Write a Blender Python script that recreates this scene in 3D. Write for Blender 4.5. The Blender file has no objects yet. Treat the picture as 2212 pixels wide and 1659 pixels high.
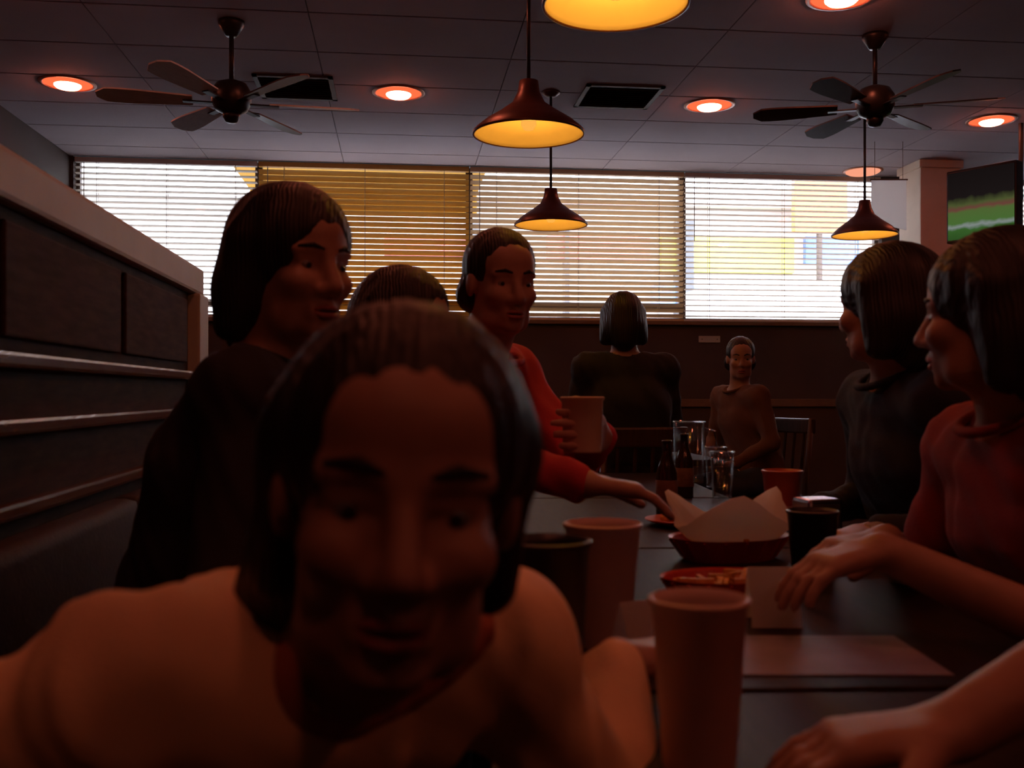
import bpy, bmesh, math, random
import numpy as np
from mathutils import Vector, Matrix

random.seed(7)
rng = np.random.default_rng(7)
scene = bpy.context.scene
C = scene.collection

# ---------------------------------------------------------------- camera
FW, FH = 2212, 1659
FPX = 2150.0                    # focal length in pixels
YAW = math.radians(6.5)         # camera turned a little right of the room's depth axis
CAM_Z = 1.10
HORIZON = 850.0
cam_d = bpy.data.cameras.new('camera')
cam_d.sensor_fit = 'HORIZONTAL'
cam_d.sensor_width = 36.0
cam_d.lens = FPX / FW * 36.0
cam_d.shift_y = (HORIZON - FH / 2) / FW
cam_d.clip_start = 0.02
cam_d.dof.use_dof = True
cam_d.dof.focus_distance = 5.5
cam_d.dof.aperture_fstop = 5.0
cam = bpy.data.objects.new('camera', cam_d)
cam.location = (0, 0, CAM_Z)
cam.rotation_euler = (math.pi / 2, 0, -YAW)
C.objects.link(cam)
scene.camera = cam

# ---------------------------------------------------------------- world, view
scene.view_settings.view_transform = 'Standard'
scene.view_settings.look = 'None'
scene.view_settings.exposure = 0.0
scene.view_settings.gamma = 1.0
scene.view_settings.use_curve_mapping = False
w = bpy.data.worlds.new('overcast_sky')
scene.world = w
w.use_nodes = True
bg = w.node_tree.nodes['Background']
bg.inputs['Color'].default_value = (0.86, 0.87, 1.0, 1)
bg.inputs['Strength'].default_value = 10.0
LAMP = (46.0, 9.5, 5.0)        # radiance of the red downlights
PENDANT_W = 2.7                 # watts of each amber pendant bulb
try:
    scene.cycles.use_denoising = True
    scene.cycles.use_light_tree = False
    scene.cycles.max_bounces = 5
    scene.cycles.diffuse_bounces = 3
    scene.cycles.glossy_bounces = 2
    scene.cycles.transmission_bounces = 4
    scene.cycles.sample_clamp_indirect = 4.0
except Exception:
    pass

# ---------------------------------------------------------------- geometry of the place, in metres
ROOM_L, ROOM_R, WALL_Y, BACK_Y, CEIL = -2.75, 7.5, 8.74, -2.6, 3.10
SILL = 1.75
TABLE_Z = 0.75
CA, SA = math.cos(YAW), math.sin(YAW)
def P(px, py, d):
    xc = (px - FW / 2) / FPX * d
    return Vector((xc * CA + d * SA, -xc * SA + d * CA, CAM_Z + (HORIZON - py) / FPX * d))
def PZ(px, py, z):              # point at height z
    return P(px, py, (z - CAM_Z) * FPX / (HORIZON - py))
def PY(px, py, Y):              # point on the plane Y
    xc = (px - FW / 2) / FPX
    return P(px, py, Y / (-xc * SA + CA))

# ---------------------------------------------------------------- materials
def mat(name, col, rough=0.6, noise=0.0, nscale=20.0, bump=0.0, bscale=60.0, metal=0.0, spec=0.5,
        emit=None, estr=0.0, trans=0.0, coat=0.0, sss=0.0, stretch=(1, 1, 1), wave=False):
    m = bpy.data.materials.new(name)
    m.use_nodes = True
    nt = m.node_tree
    b = nt.nodes['Principled BSDF']
    b.inputs['Base Color'].default_value = (*col, 1)
    b.inputs['Roughness'].default_value = rough
    b.inputs['Metallic'].default_value = metal
    b.inputs['Specular IOR Level'].default_value = spec
    b.inputs['Coat Weight'].default_value = coat
    b.inputs['Transmission Weight'].default_value = trans
    if sss:
        b.inputs['Subsurface Weight'].default_value = sss
        b.inputs['Subsurface Radius'].default_value = (0.01, 0.004, 0.002)
    if emit:
        b.inputs['Emission Color'].default_value = (*emit, 1)
        b.inputs['Emission Strength'].default_value = estr
    if noise or bump:
        tc = nt.nodes.new('ShaderNodeTexCoord')
        mp = nt.nodes.new('ShaderNodeMapping')
        mp.inputs['Scale'].default_value = stretch
        nt.links.new(tc.outputs['Object'], mp.inputs['Vector'])
    if noise:
        n = nt.nodes.new('ShaderNodeTexNoise')
        n.inputs['Scale'].default_value = nscale
        n.inputs['Detail'].default_value = 4
        nt.links.new(mp.outputs['Vector'], n.inputs['Vector'])
        r = nt.nodes.new('ShaderNodeValToRGB')
        r.color_ramp.elements[0].position = 0.3
        r.color_ramp.elements[1].position = 0.7
        r.color_ramp.elements[0].color = (*[max(0, c * (1 - noise)) for c in col], 1)
        r.color_ramp.elements[1].color = (*[min(1, c * (1 + noise)) for c in col], 1)
        nt.links.new(n.outputs['Fac'], r.inputs['Fac'])
        nt.links.new(r.outputs['Color'], b.inputs['Base Color'])
    if bump:
        if wave:
            n2 = nt.nodes.new('ShaderNodeTexWave')
            n2.inputs['Scale'].default_value = bscale
            n2.inputs['Distortion'].default_value = 6
            n2.inputs['Detail'].default_value = 3
        else:
            n2 = nt.nodes.new('ShaderNodeTexNoise')
            n2.inputs['Scale'].default_value = bscale
        nt.links.new(mp.outputs['Vector'], n2.inputs['Vector'])
        bp = nt.nodes.new('ShaderNodeBump')
        bp.inputs['Strength'].default_value = bump
        bp.inputs['Distance'].default_value = 0.01
        nt.links.new(n2.outputs['Fac'], bp.inputs['Height'])
        nt.links.new(bp.outputs['Normal'], b.inputs['Normal'])
    return m

def emission_mat(name, col, strength=1.0):
    m = bpy.data.materials.new(name)
    m.use_nodes = True
    nt = m.node_tree
    nt.nodes.clear()
    e = nt.nodes.new('ShaderNodeEmission')
    o = nt.nodes.new('ShaderNodeOutputMaterial')
    e.inputs['Color'].default_value = (*col, 1)
    e.inputs['Strength'].default_value = strength
    nt.links.new(e.outputs[0], o.inputs['Surface'])
    return m

def thin_glass(name, tint=(1, 1, 1), refl=0.06, rough=0.02):
    m = bpy.data.materials.new(name)
    m.use_nodes = True
    nt = m.node_tree
    nt.nodes.clear()
    t = nt.nodes.new('ShaderNodeBsdfTransparent')
    t.inputs['Color'].default_value = (*tint, 1)
    g = nt.nodes.new('ShaderNodeBsdfGlossy')
    g.inputs['Roughness'].default_value = rough
    mx = nt.nodes.new('ShaderNodeMixShader')
    lw = nt.nodes.new('ShaderNodeLayerWeight')
    lw.inputs['Blend'].default_value = 0.25
    mul = nt.nodes.new('ShaderNodeMath')
    mul.operation = 'MULTIPLY_ADD'
    mul.inputs[1].default_value = 0.5
    mul.inputs[2].default_value = refl
    o = nt.nodes.new('ShaderNodeOutputMaterial')
    nt.links.new(lw.outputs['Facing'], mul.inputs[0])
    nt.links.new(mul.outputs[0], mx.inputs['Fac'])
    nt.links.new(t.outputs[0], mx.inputs[1])
    nt.links.new(g.outputs[0], mx.inputs[2])
    nt.links.new(mx.outputs[0], o.inputs['Surface'])
    return m

def translucent(name, col, amount=0.5, rough=0.7):
    m = bpy.data.materials.new(name)
    m.use_nodes = True
    nt = m.node_tree
    b = nt.nodes['Principled BSDF']
    b.inputs['Base Color'].default_value = (*col, 1)
    b.inputs['Roughness'].default_value = rough
    t = nt.nodes.new('ShaderNodeBsdfTranslucent')
    t.inputs['Color'].default_value = (*col, 1)
    mx = nt.nodes.new('ShaderNodeMixShader')
    mx.inputs['Fac'].default_value = amount
    o = nt.nodes['Material Output']
    nt.links.new(b.outputs[0], mx.inputs[1])
    nt.links.new(t.outputs[0], mx.inputs[2])
    nt.links.new(mx.outputs[0], o.inputs['Surface'])
    return m

M = {}
M['ceiling'] = mat('ceiling_tile_paint', (0.54, 0.49, 0.57), 0.85, 0.05, 3, 0.12, 90)
M['slab'] = mat('dark_gap', (0.05, 0.045, 0.045), 0.9, 0.1, 4)
M['wall'] = mat('brown_wall_paint', (0.07, 0.05, 0.042), 0.75, 0.12, 2.5, 0.08, 60)
M['floor'] = mat('dark_floor', (0.05, 0.032, 0.025), 0.45, 0.35, 6, 0.1, 30, stretch=(1, 8, 1))
M['sill'] = mat('brown_window_wood', (0.17, 0.10, 0.055), 0.5, 0.2, 12, stretch=(1, 12, 12))
M['frame'] = mat('dark_window_frame', (0.09, 0.065, 0.05), 0.5, 0.1, 10)
M['glass'] = thin_glass('window_glass')
M['slatA'] = mat('pale_blind_slats', (0.62, 0.56, 0.48), 0.5, 0.06, 30, stretch=(1, 20, 20))  # slat tones differ per blind, partly painting the light from outside
M['slatB'] = mat('honey_blind_slats', (0.66, 0.37, 0.06), 0.5, 0.10, 30, stretch=(1, 20, 20))  # honey wood, with ochre light from outside painted into it
M['slatC'] = mat('tan_blind_slats', (0.62, 0.45, 0.26), 0.5, 0.08, 30, stretch=(1, 20, 20))
M['slatD'] = mat('beige_blind_slats', (0.60, 0.50, 0.40), 0.5, 0.06, 30, stretch=(1, 20, 20))
M['cord'] = mat('blind_cord', (0.5, 0.45, 0.38), 0.8, 0.1, 50)
M['panel'] = mat('booth_panel_wood', (0.045, 0.026, 0.018), 0.8, 0.3, 9, 0.06, 40, spec=0.15, stretch=(6, 1, 6))
M['rail'] = mat('polished_rail_wood', (0.12, 0.07, 0.04), 0.25, 0.2, 12, coat=0.3, stretch=(8, 1, 8))
M['cap'] = mat('cream_cap_paint', (0.38, 0.375, 0.36), 0.55, 0.05, 8, 0.05, 50)
M['vinyl'] = mat('dark_bench_vinyl', (0.03, 0.02, 0.018), 0.65, 0.2, 25, 0.2, 120, spec=0.25)
M['table'] = mat('dark_table_laminate', (0.028, 0.017, 0.015), 0.5, 0.25, 10, spec=0.1, stretch=(8, 1, 1))
M['tedge'] = mat('table_edge_band', (0.03, 0.02, 0.018), 0.4, 0.1, 20)
M['iron'] = mat('black_cast_iron', (0.02, 0.02, 0.02), 0.55, 0.1, 60, 0.1, 200)
M['chair'] = mat('dark_chair_wood', (0.06, 0.03, 0.02), 0.35, 0.25, 12, stretch=(8, 8, 1))
M['fan_blade'] = mat('lit_grey_fan_blade', (0.84, 0.86, 0.84), 0.4, 0.1, 12, stretch=(1, 12, 1))
M['fan_blade_dark'] = mat('brown_shaded_fan_blade', (0.06, 0.04, 0.035), 0.45, 0.2, 12, stretch=(1, 12, 1))
M['fan_metal'] = mat('dark_fan_metal', (0.05, 0.045, 0.045), 0.35, 0.1, 40, metal=0.6)
M['vent'] = mat('dark_grille_metal', (0.05, 0.05, 0.052), 0.5, 0.1, 50)
M['shade_out'] = mat('dark_copper_shade', (0.10, 0.035, 0.025), 0.4, 0.2, 15, metal=0.3)
M['shade_in'] = mat('cream_enamel_lining', (0.85, 0.74, 0.52), 0.55, 0.04, 10)
M['bulb'] = emission_mat('amber_bulb', (1.0, 0.44, 0.07), 1.0)
M['lamp'] = emission_mat('red_lamp_glass', LAMP, 1.0)
M['lamp_halo'] = emission_mat('red_lamp_halo', (1.5, 0.17, 0.06), 1.0)  # glow that paints the red halo round each lamp
M['lamp_dim'] = emission_mat('pink_lamp_glass', (0.95, 0.36, 0.22), 1.0)
M['lamp_rim'] = mat('copper_lamp_trim', (0.55, 0.25, 0.15), 0.35, 0.1, 40, metal=0.4)
M['column'] = mat('beige_column_plaster', (0.74, 0.64, 0.52), 0.8, 0.06, 5, 0.1, 60)
M['paper'] = translucent('white_paper', (0.88, 0.87, 0.86), 0.9)
M['card'] = translucent('white_card', (0.82, 0.81, 0.79), 0.5)
M['napkin'] = translucent('white_napkin', (0.84, 0.82, 0.78), 0.5)
M['laminate'] = mat('table_reflection_tone', (0.28, 0.25, 0.31), 0.5, 0.15, 14, spec=0.3)  # purple-grey of a soft reflection, painted as a surface colour
M['basket'] = mat('red_basket_plastic', (0.55, 0.06, 0.03), 0.35, 0.1, 30)
M['fries'] = mat('fried_food', (0.75, 0.42, 0.12), 0.6, 0.25, 60, 0.3, 80)
M['tumbler'] = mat('frosted_plastic_cup', (0.66, 0.46, 0.40), 0.4, 0.05, 20, trans=0.12, spec=0.5)
M['drink'] = mat('dark_cola', (0.03, 0.012, 0.008), 0.08, 0.1, 10)
M['black_cup'] = mat('black_plastic_cup', (0.012, 0.011, 0.012), 0.4, 0.1, 30)
M['red_cup'] = mat('red_plastic_cup', (0.50, 0.10, 0.06), 0.35, 0.1, 30)
M['paper_cup'] = mat('beige_paper_cup', (0.62, 0.50, 0.38), 0.7, 0.04, 30)
M['bottle'] = mat('dark_brown_bottle', (0.03, 0.014, 0.008), 0.12, 0.1, 20, coat=0.5)
M['bottle_label'] = mat('faded_bottle_label', (0.20, 0.10, 0.06), 0.7, 0.2, 60)
M['clear'] = thin_glass('clear_tumbler_glass', (0.93, 0.93, 0.93), 0.10, 0.05)
M['chrome'] = mat('brushed_chrome', (0.62, 0.62, 0.64), 0.22, 0.05, 60, metal=1.0)
M['tv'] = mat('black_television_plastic', (0.02, 0.02, 0.022), 0.4, 0.1, 40)
M['skin'] = mat('skin', (0.40, 0.23, 0.17), 0.5, 0.07, 35, 0.08, 160)
M['lips'] = mat('lips', (0.34, 0.10, 0.09), 0.4, 0.1, 80)
M['hair'] = mat('dark_brown_hair', (0.012, 0.008, 0.007), 0.5, 0.3, 40, 0.25, 45, stretch=(1, 1, 0.2), wave=True)
M['eye'] = mat('eye_white', (0.22, 0.19, 0.18), 0.15, 0.03, 40)
M['iris'] = mat('dark_iris', (0.02, 0.012, 0.01), 0.1, 0.1, 80)
M['asphalt'] = mat('dark_asphalt', (0.05, 0.05, 0.052), 0.9, 0.15, 2)
M['ground'] = mat('outdoor_pavement', (0.55, 0.54, 0.52), 0.9, 0.12, 0.8)
M['facade'] = mat('pale_storefront', (0.68, 0.66, 0.63), 0.85, 0.06, 0.6)
M['ochre'] = mat('ochre_awning_cloth', (0.50, 0.27, 0.03), 0.85, 0.08, 2)
M['redsign'] = mat('red_fascia', (0.85, 0.22, 0.20), 0.5, 0.08, 1.5)
M['yellowsign'] = mat('yellow_fascia', (0.80, 0.78, 0.12), 0.5, 0.08, 1.5)
M['bluesign'] = mat('blue_fascia', (0.16, 0.28, 0.80), 0.5, 0.08, 1.5)
M['skysign'] = mat('light_blue_fascia', (0.28, 0.52, 0.90), 0.5, 0.08, 1.5)
M['orangesign'] = mat('orange_fascia', (0.75, 0.24, 0.08), 0.5, 0.08, 1.5)
M['truck_white'] = mat('added_truck_white', (0.85, 0.86, 0.88), 0.4, 0.03, 2)
M['darkglass'] = mat('dark_shop_glass', (0.10, 0.11, 0.12), 0.15, 0.1, 3)

def cloth(name, col, noise=0.12):
    return mat(name, col, 0.85, noise, 9, 0.25, 300)

# ---------------------------------------------------------------- mesh helpers
def link(o, parent=None):
    C.objects.link(o)
    if parent is not None:
        o.parent = parent
    return o

def tag(o, label=None, cat=None, group=None, kind=None):
    if label: o['label'] = label
    if cat: o['category'] = cat
    if group: o['group'] = group
    if kind: o['kind'] = kind
    return o

def empty(name, loc=(0, 0, 0), rz=0.0, parent=None):
    o = bpy.data.objects.new(name, None)
    o.location = loc
    o.rotation_euler = (0, 0, rz)
    o.empty_display_size = 0.1
    return link(o, parent)

def obj(name, bm, m, parent=None, loc=None, smooth=False, rot=None):
    bmesh.ops.recalc_face_normals(bm, faces=bm.faces)
    me = bpy.data.meshes.new(name)
    bm.to_mesh(me)
    bm.free()
    for x in (m if isinstance(m, (list, tuple)) else [m]):
        me.materials.append(x)
    if smooth:
        for p in me.polygons:
            p.use_smooth = True
    o = bpy.data.objects.new(name, me)
    if loc is not None: o.location = loc
    if rot is not None: o.rotation_euler = rot
    return link(o, parent)

def again(o, parent, loc=None, rot=None, name=None):
    c = o.copy()
    if name: c.name = name
    C.objects.link(c)
    c.parent = parent
    if loc is not None: c.location = loc
    if rot is not None: c.rotation_euler = rot
    return c

def box(bm, x0, x1, y0, y1, z0, z1, bev=0.0, mi=0):
    r = bmesh.ops.create_cube(bm, size=1)
    vs = r['verts']
    for v in vs:
        v.co = Vector(((x0 + x1) / 2 + v.co.x * (x1 - x0), (y0 + y1) / 2 + v.co.y * (y1 - y0), (z0 + z1) / 2 + v.co.z * (z1 - z0)))
    if bev:
        es = list({e for v in vs for e in v.link_edges})
        bmesh.ops.bevel(bm, geom=es, offset=bev, segments=2, affect='EDGES', profile=0.6)
    if mi:
        for f in bm.faces:
            if f.material_index == 0 and all(v in vs for v in f.verts):
                f.material_index = mi
    return bm

def B(*a, **k):
    return box(bmesh.new(), *a, **k)

def lathe(prof, n=40, closed=False, rfun=None):
    """prof: list of (r, z); revolve about z"""
    bm = bmesh.new()
    rings = []
    for (r, z) in prof:
        if r < 1e-6:
            rings.append([bm.verts.new((0, 0, z))])
        else:
            rings.append([bm.verts.new((r * math.cos(2 * math.pi * i / n), r * math.sin(2 * math.pi * i / n), z)) for i in range(n)])
    for a, b in zip(rings, rings[1:]):
        for i in range(n):
            j = (i + 1) % n
            if len(a) == 1 and len(b) == 1: continue
            if len(a) == 1: bm.faces.new((a[0], b[i], b[j]))
            elif len(b) == 1: bm.faces.new((a[i], a[j], b[0]))
            else: bm.faces.new((a[i], a[j], b[j], b[i]))
    return bm

def tube(bm, pts, r, n=10, caps=True):
    pts = [Vector(p) for p in pts]
    rs = r if isinstance(r, (list, tuple)) else [r] * len(pts)
    rings = []
    up = Vector((0, 0, 1))
    for i, p in enumerate(pts):
        t = (pts[min(i + 1, len(pts) - 1)] - pts[max(i - 1, 0)]).normalized()
        a = t.cross(up)
        if a.length < 1e-3: a = t.cross(Vector((1, 0, 0)))
        a.normalize()
        b = t.cross(a)
        rings.append([bm.verts.new(p + (a * math.cos(2 * math.pi * k / n) + b * math.sin(2 * math.pi * k / n)) * rs[i]) for k in range(n)])
    for A_, B_ in zip(rings, rings[1:]):
        for k in range(n):
            bm.faces.new((A_[k], A_[(k + 1) % n], B_[(k + 1) % n], B_[k]))
    if caps:
        bm.faces.new(rings[0]); bm.faces.new(rings[-1])
    return bm

# ---------------------------------------------------------------- the room shell
floor = tag(obj('floor', B(ROOM_L, ROOM_R, BACK_Y, WALL_Y, -0.1, 0), M['floor']), 'dark wooden restaurant floor', None, kind='structure')
ceiling = tag(obj('ceiling', B(ROOM_L - 0.2, ROOM_R + 0.2, BACK_Y - 0.2, WALL_Y + 0.35, CEIL + 0.022, CEIL + 0.2), M['slab']),
              'grey tiled ceiling fading into the dark', None, kind='structure')
# rows of ceiling tiles, seams parallel with the window wall
TW = (ROOM_R - ROOM_L) / 9
def tile_mesh(dy):
    g = 0.006
    return box(bmesh.new(), 0.002, TW - 0.002, g, dy - g, CEIL, CEIL + 0.021, bev=0.004)
first = 0.38
t_first = t_full = None
y1 = WALL_Y
k = 0
while y1 > BACK_Y + 0.05:
    dy = first if k == 0 else min(0.61, y1 - BACK_Y)
    src = None
    for i in range(9):
        loc = (ROOM_L + i * TW, y1 - dy, 0)
        if src is None:
            if abs(dy - 0.61) < 1e-6 and t_full is not None:
                src = t_full
                again(src, ceiling, loc)
            else:
                src = obj('ceiling_tile', tile_mesh(dy), M['ceiling'], ceiling, loc)
                if abs(dy - 0.61) < 1e-6: t_full = src
        else:
            again(src, ceiling, loc)
    y1 -= dy
    k += 1

tag(obj('wall_left', B(ROOM_L - 0.15, ROOM_L, BACK_Y, WALL_Y, 0, CEIL + 0.02), M['wall']), 'brown painted wall left of the window', kind='structure')
tag(obj('wall_right', B(ROOM_R, ROOM_R + 0.15, BACK_Y, WALL_Y, 0, CEIL + 0.02), M['wall']), 'dark brown wall on the right', kind='structure')
tag(obj('wall_back', B(ROOM_L, ROOM_R, BACK_Y - 0.15, BACK_Y, 0, CEIL + 0.02), M['wall']), 'dark brown wall behind the tables', kind='structure')

# the window wall: spans of glazing from the sill up to the ceiling
def WX(px):
    return PY(px, 500, WALL_Y).x
XA0, XA1, XB1, XC1, XD1 = ROOM_L + 0.03, WX(556), WX(1015), WX(1480), WX(1905)
XE0 = WX(2150)
XE1 = XE0 + 1.75
wall_far = tag(empty('wall_window_side', (0, 0, 0)), 'brown wall under and between the windows', kind='structure')
T0, T1 = WALL_Y, WALL_Y + 0.16
obj('wall_below_sill', B(ROOM_L, ROOM_R, T0, T1, 0, SILL - 0.03), M['wall'], wall_far)
obj('wall_pier', B(XD1, XE0, T0, T1, SILL - 0.03, CEIL + 0.02), M['wall'], wall_far)
obj('wall_pier', B(XE1, ROOM_R, T0, T1, SILL - 0.03, CEIL + 0.02), M['wall'], wall_far)
obj('wall_pier', B(ROOM_L - 0.15, XA0, T0, T1, SILL - 0.03, CEIL + 0.02), M['wall'], wall_far)
obj('wainscot_rail', B(ROOM_L, ROOM_R, T0 - 0.025, T0, 0.98, 1.05, bev=0.006), M['sill'], wall_far)
tag(obj('trim_1', B(XA0, XD1, T0 - 0.05, T1, SILL - 0.035, SILL, bev=0.005), M['sill']), 'brown wooden sill under the long window', kind='structure')
tag(obj('trim_2', B(XE0, XE1, T0 - 0.05, T1, SILL - 0.035, SILL, bev=0.005), M['sill']), 'brown wooden sill under the right window', kind='structure')

def window(n, x0, x1, label):
    win = tag(empty('window_%d' % n, (x0, WALL_Y + 0.11, SILL)), label, kind='structure')
    wdt, h = x1 - x0, CEIL - SILL
    bm = bmesh.new()
    for a in (box(bm, 0, 0.03, -0.025, 0.025, 0, h), box(bm, wdt - 0.03, wdt, -0.025, 0.025, 0, h),
              box(bm, 0.03, wdt - 0.03, -0.025, 0.025, 0, 0.035), box(bm, 0.03, wdt - 0.03, -0.025, 0.025, h - 0.03, h)):
        pass
    obj('window_frame', bm, M['frame'], win)
    if n < 4:
        obj('sash_rail', B(0.03, wdt - 0.03, -0.02, 0.02, 0.105, 0.165), M['frame'], win)
    obj('pane', B(0.03, wdt - 0.03, -0.003, 0.003, 0.165, h - 0.03), M['glass'], win)
    obj('pane', B(0.03, wdt - 0.03, -0.003, 0.003, 0.035, 0.105), M['glass'], win)
    return win
window(1, XA0, XA1, 'window behind the pale left blind')
window(2, XA1, XB1, 'window behind the honey coloured blind')
window(3, XB1, XC1, 'window behind the tan middle blind')
window(4, XC1, XD1, 'window behind the beige right blind')
window(5, XE0, XE1, 'window at the right edge beyond the television')

def slat_mesh(wd):
    """50 mm slat, gently crowned, lies along x, centred on its own axis"""
    bm = bmesh.new()
    D, T = 0.025, 0.0013
    prof = [(-D, 0.0), (-D * 0.4, 0.0028), (D * 0.4, 0.0028), (D, 0.0)]
    ring = [(y, z + T) for y, z in prof] + [(y, z - T) for y, z in reversed(prof)]
    a = [bm.verts.new((0, y, z)) for y, z in ring]
    b = [bm.verts.new((wd, y, z)) for y, z in ring]
    nn = len(ring)
    for i in range(nn):
        bm.faces.new((a[i], a[(i + 1) % nn], b[(i + 1) % nn], b[i]))
    bm.faces.new(a); bm.faces.new(list(reversed(b)))
    return bm

PITCH = 0.0485
def blind(x0, x1, tilt, m, label):
    """tilt: how far the outer edge is turned down, degrees"""
    bl = tag(empty('venetian_blind', (x0, WALL_Y + 0.035, SILL)), label, 'blind', 'blinds along the window wall')
    wd, h = x1 - x0, CEIL - SILL
    obj('headrail', B(0, wd, -0.028, 0.028, h - 0.045, h - 0.003, bev=0.004), m, bl)
    obj('bottom_rail', B(0, wd, -0.024, 0.024, 0.004, 0.022, bev=0.004), m, bl)
    n = int((h - 0.075) / PITCH)
    s0 = None
    for i in range(n):
        z = 0.05 + i * PITCH
        t = math.radians(tilt + random.uniform(-1.2, 1.2))
        if s0 is None:
            s0 = obj('slat', slat_mesh(wd), m, bl, (0, 0, z), rot=(-t, 0, 0))
        else:
            again(s0, bl, (0, 0, z), (-t, 0, 0))
    for f in (0.12, 0.5, 0.88):
        bm = bmesh.new()
        box(bm, wd * f - 0.002, wd * f + 0.002, -0.0285, -0.0268, 0.02, h - 0.04)
        box(bm, wd * f - 0.002, wd * f + 0.002, 0.0268, 0.0285, 0.02, h - 0.04)
        obj('ladder_cord', bm, M['cord'], bl)
    bm = tube(bmesh.new(), [(0.08, -0.036, h - 0.05), (0.08, -0.037, h - 0.62)], 0.004, 6)
    obj('tilt_wand', bm, M['cord'], bl)
    return bl
g = 0.006
blind(XA0 + g, XA1 - g, 10, M['slatA'], 'pale open-slatted venetian blind at the left end of the window wall')
blind(XA1 + g, XB1 - g, 47, M['slatB'], 'honey coloured venetian blind, nearly closed, behind the largest dark head')
blind(XB1 + g, XC1 - g, 36, M['slatC'], 'tan venetian blind behind the small far pendant lamp')
blind(XC1 + g, XD1 - g, 7, M['slatD'], 'beige venetian blind with bright gaps left of the beige column')
blind(XE0 + g, XE1 - g, 20, M['slatA'], 'pale venetian blind at the right edge, beyond the television')

# ---------------------------------------------------------------- what stands outside the window
tag(obj('pavement', B(-40, 50, WALL_Y + 0.17, 12.2, -0.3, -0.05), M['ground']), 'unseen pale pavement outside, added to bounce daylight onto the ceiling', kind='structure')
tag(obj('road', B(-40, 50, 12.2, 19.6, -0.3, -0.12), M['asphalt']), 'unseen dark asphalt road outside, added to dim the far ceiling', kind='structure')  # unseen street: dark here to cut light to the far ceiling, pale nearer
tag(obj('ground', B(-40, 50, 19.6, 60, -0.3, -0.05), M['asphalt']), 'unseen dark ground beyond the road, added to dim the far ceiling', kind='structure')
OY = 20.0
def oq(px0, px1, py0, py1, Y=OY):
    a, b = PY(px0, py1, Y), PY(px1, py0, Y)
    return a.x, b.x, a.z, b.z
shop = tag(empty('storefront', (4, OY, 0)), 'overexposed pale storefront with coloured fascia seen through the blinds', 'building')
def shop_part(name, px0, px1, py0, py1, m, y0=OY - 0.15, y1=OY):
    x0, x1, z0, z1 = oq(px0, px1, py0, py1)
    o = obj(name, B(x0 - 4, x1 - 4, y0 - OY, y1 - OY, z0, z1), m, shop)
    return o
x0, x1, z0, z1 = oq(100, 2300, 470, 700)
obj('wall', B(-22, 24, 0, 4, 2.4, z1), M['facade'], shop)
obj('unseen_dark_band', B(-21.9, 23.9, 0.1, 4, -0.05, 2.4), M['darkglass'], shop)  # unseen dark band, added to keep bounced light off the far ceiling
obj('cornice', B(-22.2, 24.2, -0.4, 0.2, z1, z1 + 0.35), M['facade'], shop)
shop_part('red_fascia_board', 1180, 1400, 515, 560, M['redsign'])
shop_part('red_fascia_board', 830, 1010, 518, 552, M['redsign'])
shop_part('yellow_fascia_board', 1425, 1710, 515, 588, M['yellowsign'])
shop_part('blue_fascia_board', 1735, 1850, 515, 572, M['bluesign'])
shop_part('light_blue_fascia_board', 1405, 1570, 620, 664, M['skysign'])
for a, b in ((1010, 1035), (1215, 1225), (1455, 1490)):
    shop_part('pilaster', a, b, 480, 700, M['darkglass'], OY - 0.3)
ob = tag(obj('orange_sign', B(-0.55, 0.55, -0.1, 0.1, -0.7, 0.7, bev=0.03), M['orangesign'], None, PY(1770, 428, 19.0)),
         'orange street sign outside, seen through the beige blind', 'sign')
obj('sign_post', tube(bmesh.new(), [(0, 0, -0.7), (0, 0, -PY(1770, 428, 19.0).z - 0.05)], 0.06, 10), M['frame'], ob)
tx0, tx1, tz0, tz1 = oq(1560, 1860, 608, 715, 14.5)
tk = tag(empty('added_truck', ((tx0 + tx1) / 2, 14.5, -0.12)), 'white box truck added outside to brighten the gaps of the beige blind', 'truck')  # added as a bright white surface behind the lower slats
tl_ = (tx1 - tx0) / 2
obj('cargo_box', B(-tl_, tl_, 0, 2.2, 0.75, tz1 + 0.12, bev=0.03), M['truck_white'], tk)
obj('cab', B(tl_ + 0.05, tl_ + 1.6, 0.1, 2.1, 0.55, 2.2, bev=0.12), M['truck_white'], tk)
obj('chassis', B(-tl_ + 0.1, tl_ + 1.5, 0.3, 1.9, 0.45, 0.75), M['iron'], tk)
for wx in (-tl_ + 0.7, tl_ + 0.9):
    for wy in (0.02, 1.95):
        obj('wheel', tube(bmesh.new(), [(wx, wy, 0.42), (wx, wy + 0.24, 0.42)], 0.42, 24), M['iron'], tk)
ax0, ax1, az0, az1 = oq(540, 1030, 330, 455, 10.6)
aw = tag(empty('awning', (ax0, WALL_Y + 0.17, 0)), 'ochre cloth awning outside above the honey coloured blind', 'awning')
bm = bmesh.new()
L = ax1 - ax0
v = [bm.verts.new(p) for p in ((0, 0, CEIL + 0.15), (L, 0, CEIL + 0.15), (L, 1.7, az0 + 0.25), (0, 1.7, az0 + 0.25),
                               (0, 0, CEIL + 0.12), (L, 0, CEIL + 0.12), (L, 1.7, az0 + 0.22), (0, 1.7, az0 + 0.22))]
for f in ((0, 1, 2, 3), (7, 6, 5, 4), (0, 4, 5, 1), (1, 5, 6, 2), (2, 6, 7, 3), (3, 7, 4, 0)):
    bm.faces.new([v[i] for i in f])
obj('canopy', bm, M['ochre'], aw)
obj('valance', B(0, L, 1.69, 1.71, az0, az0 + 0.24), M['ochre'], aw)

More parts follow.
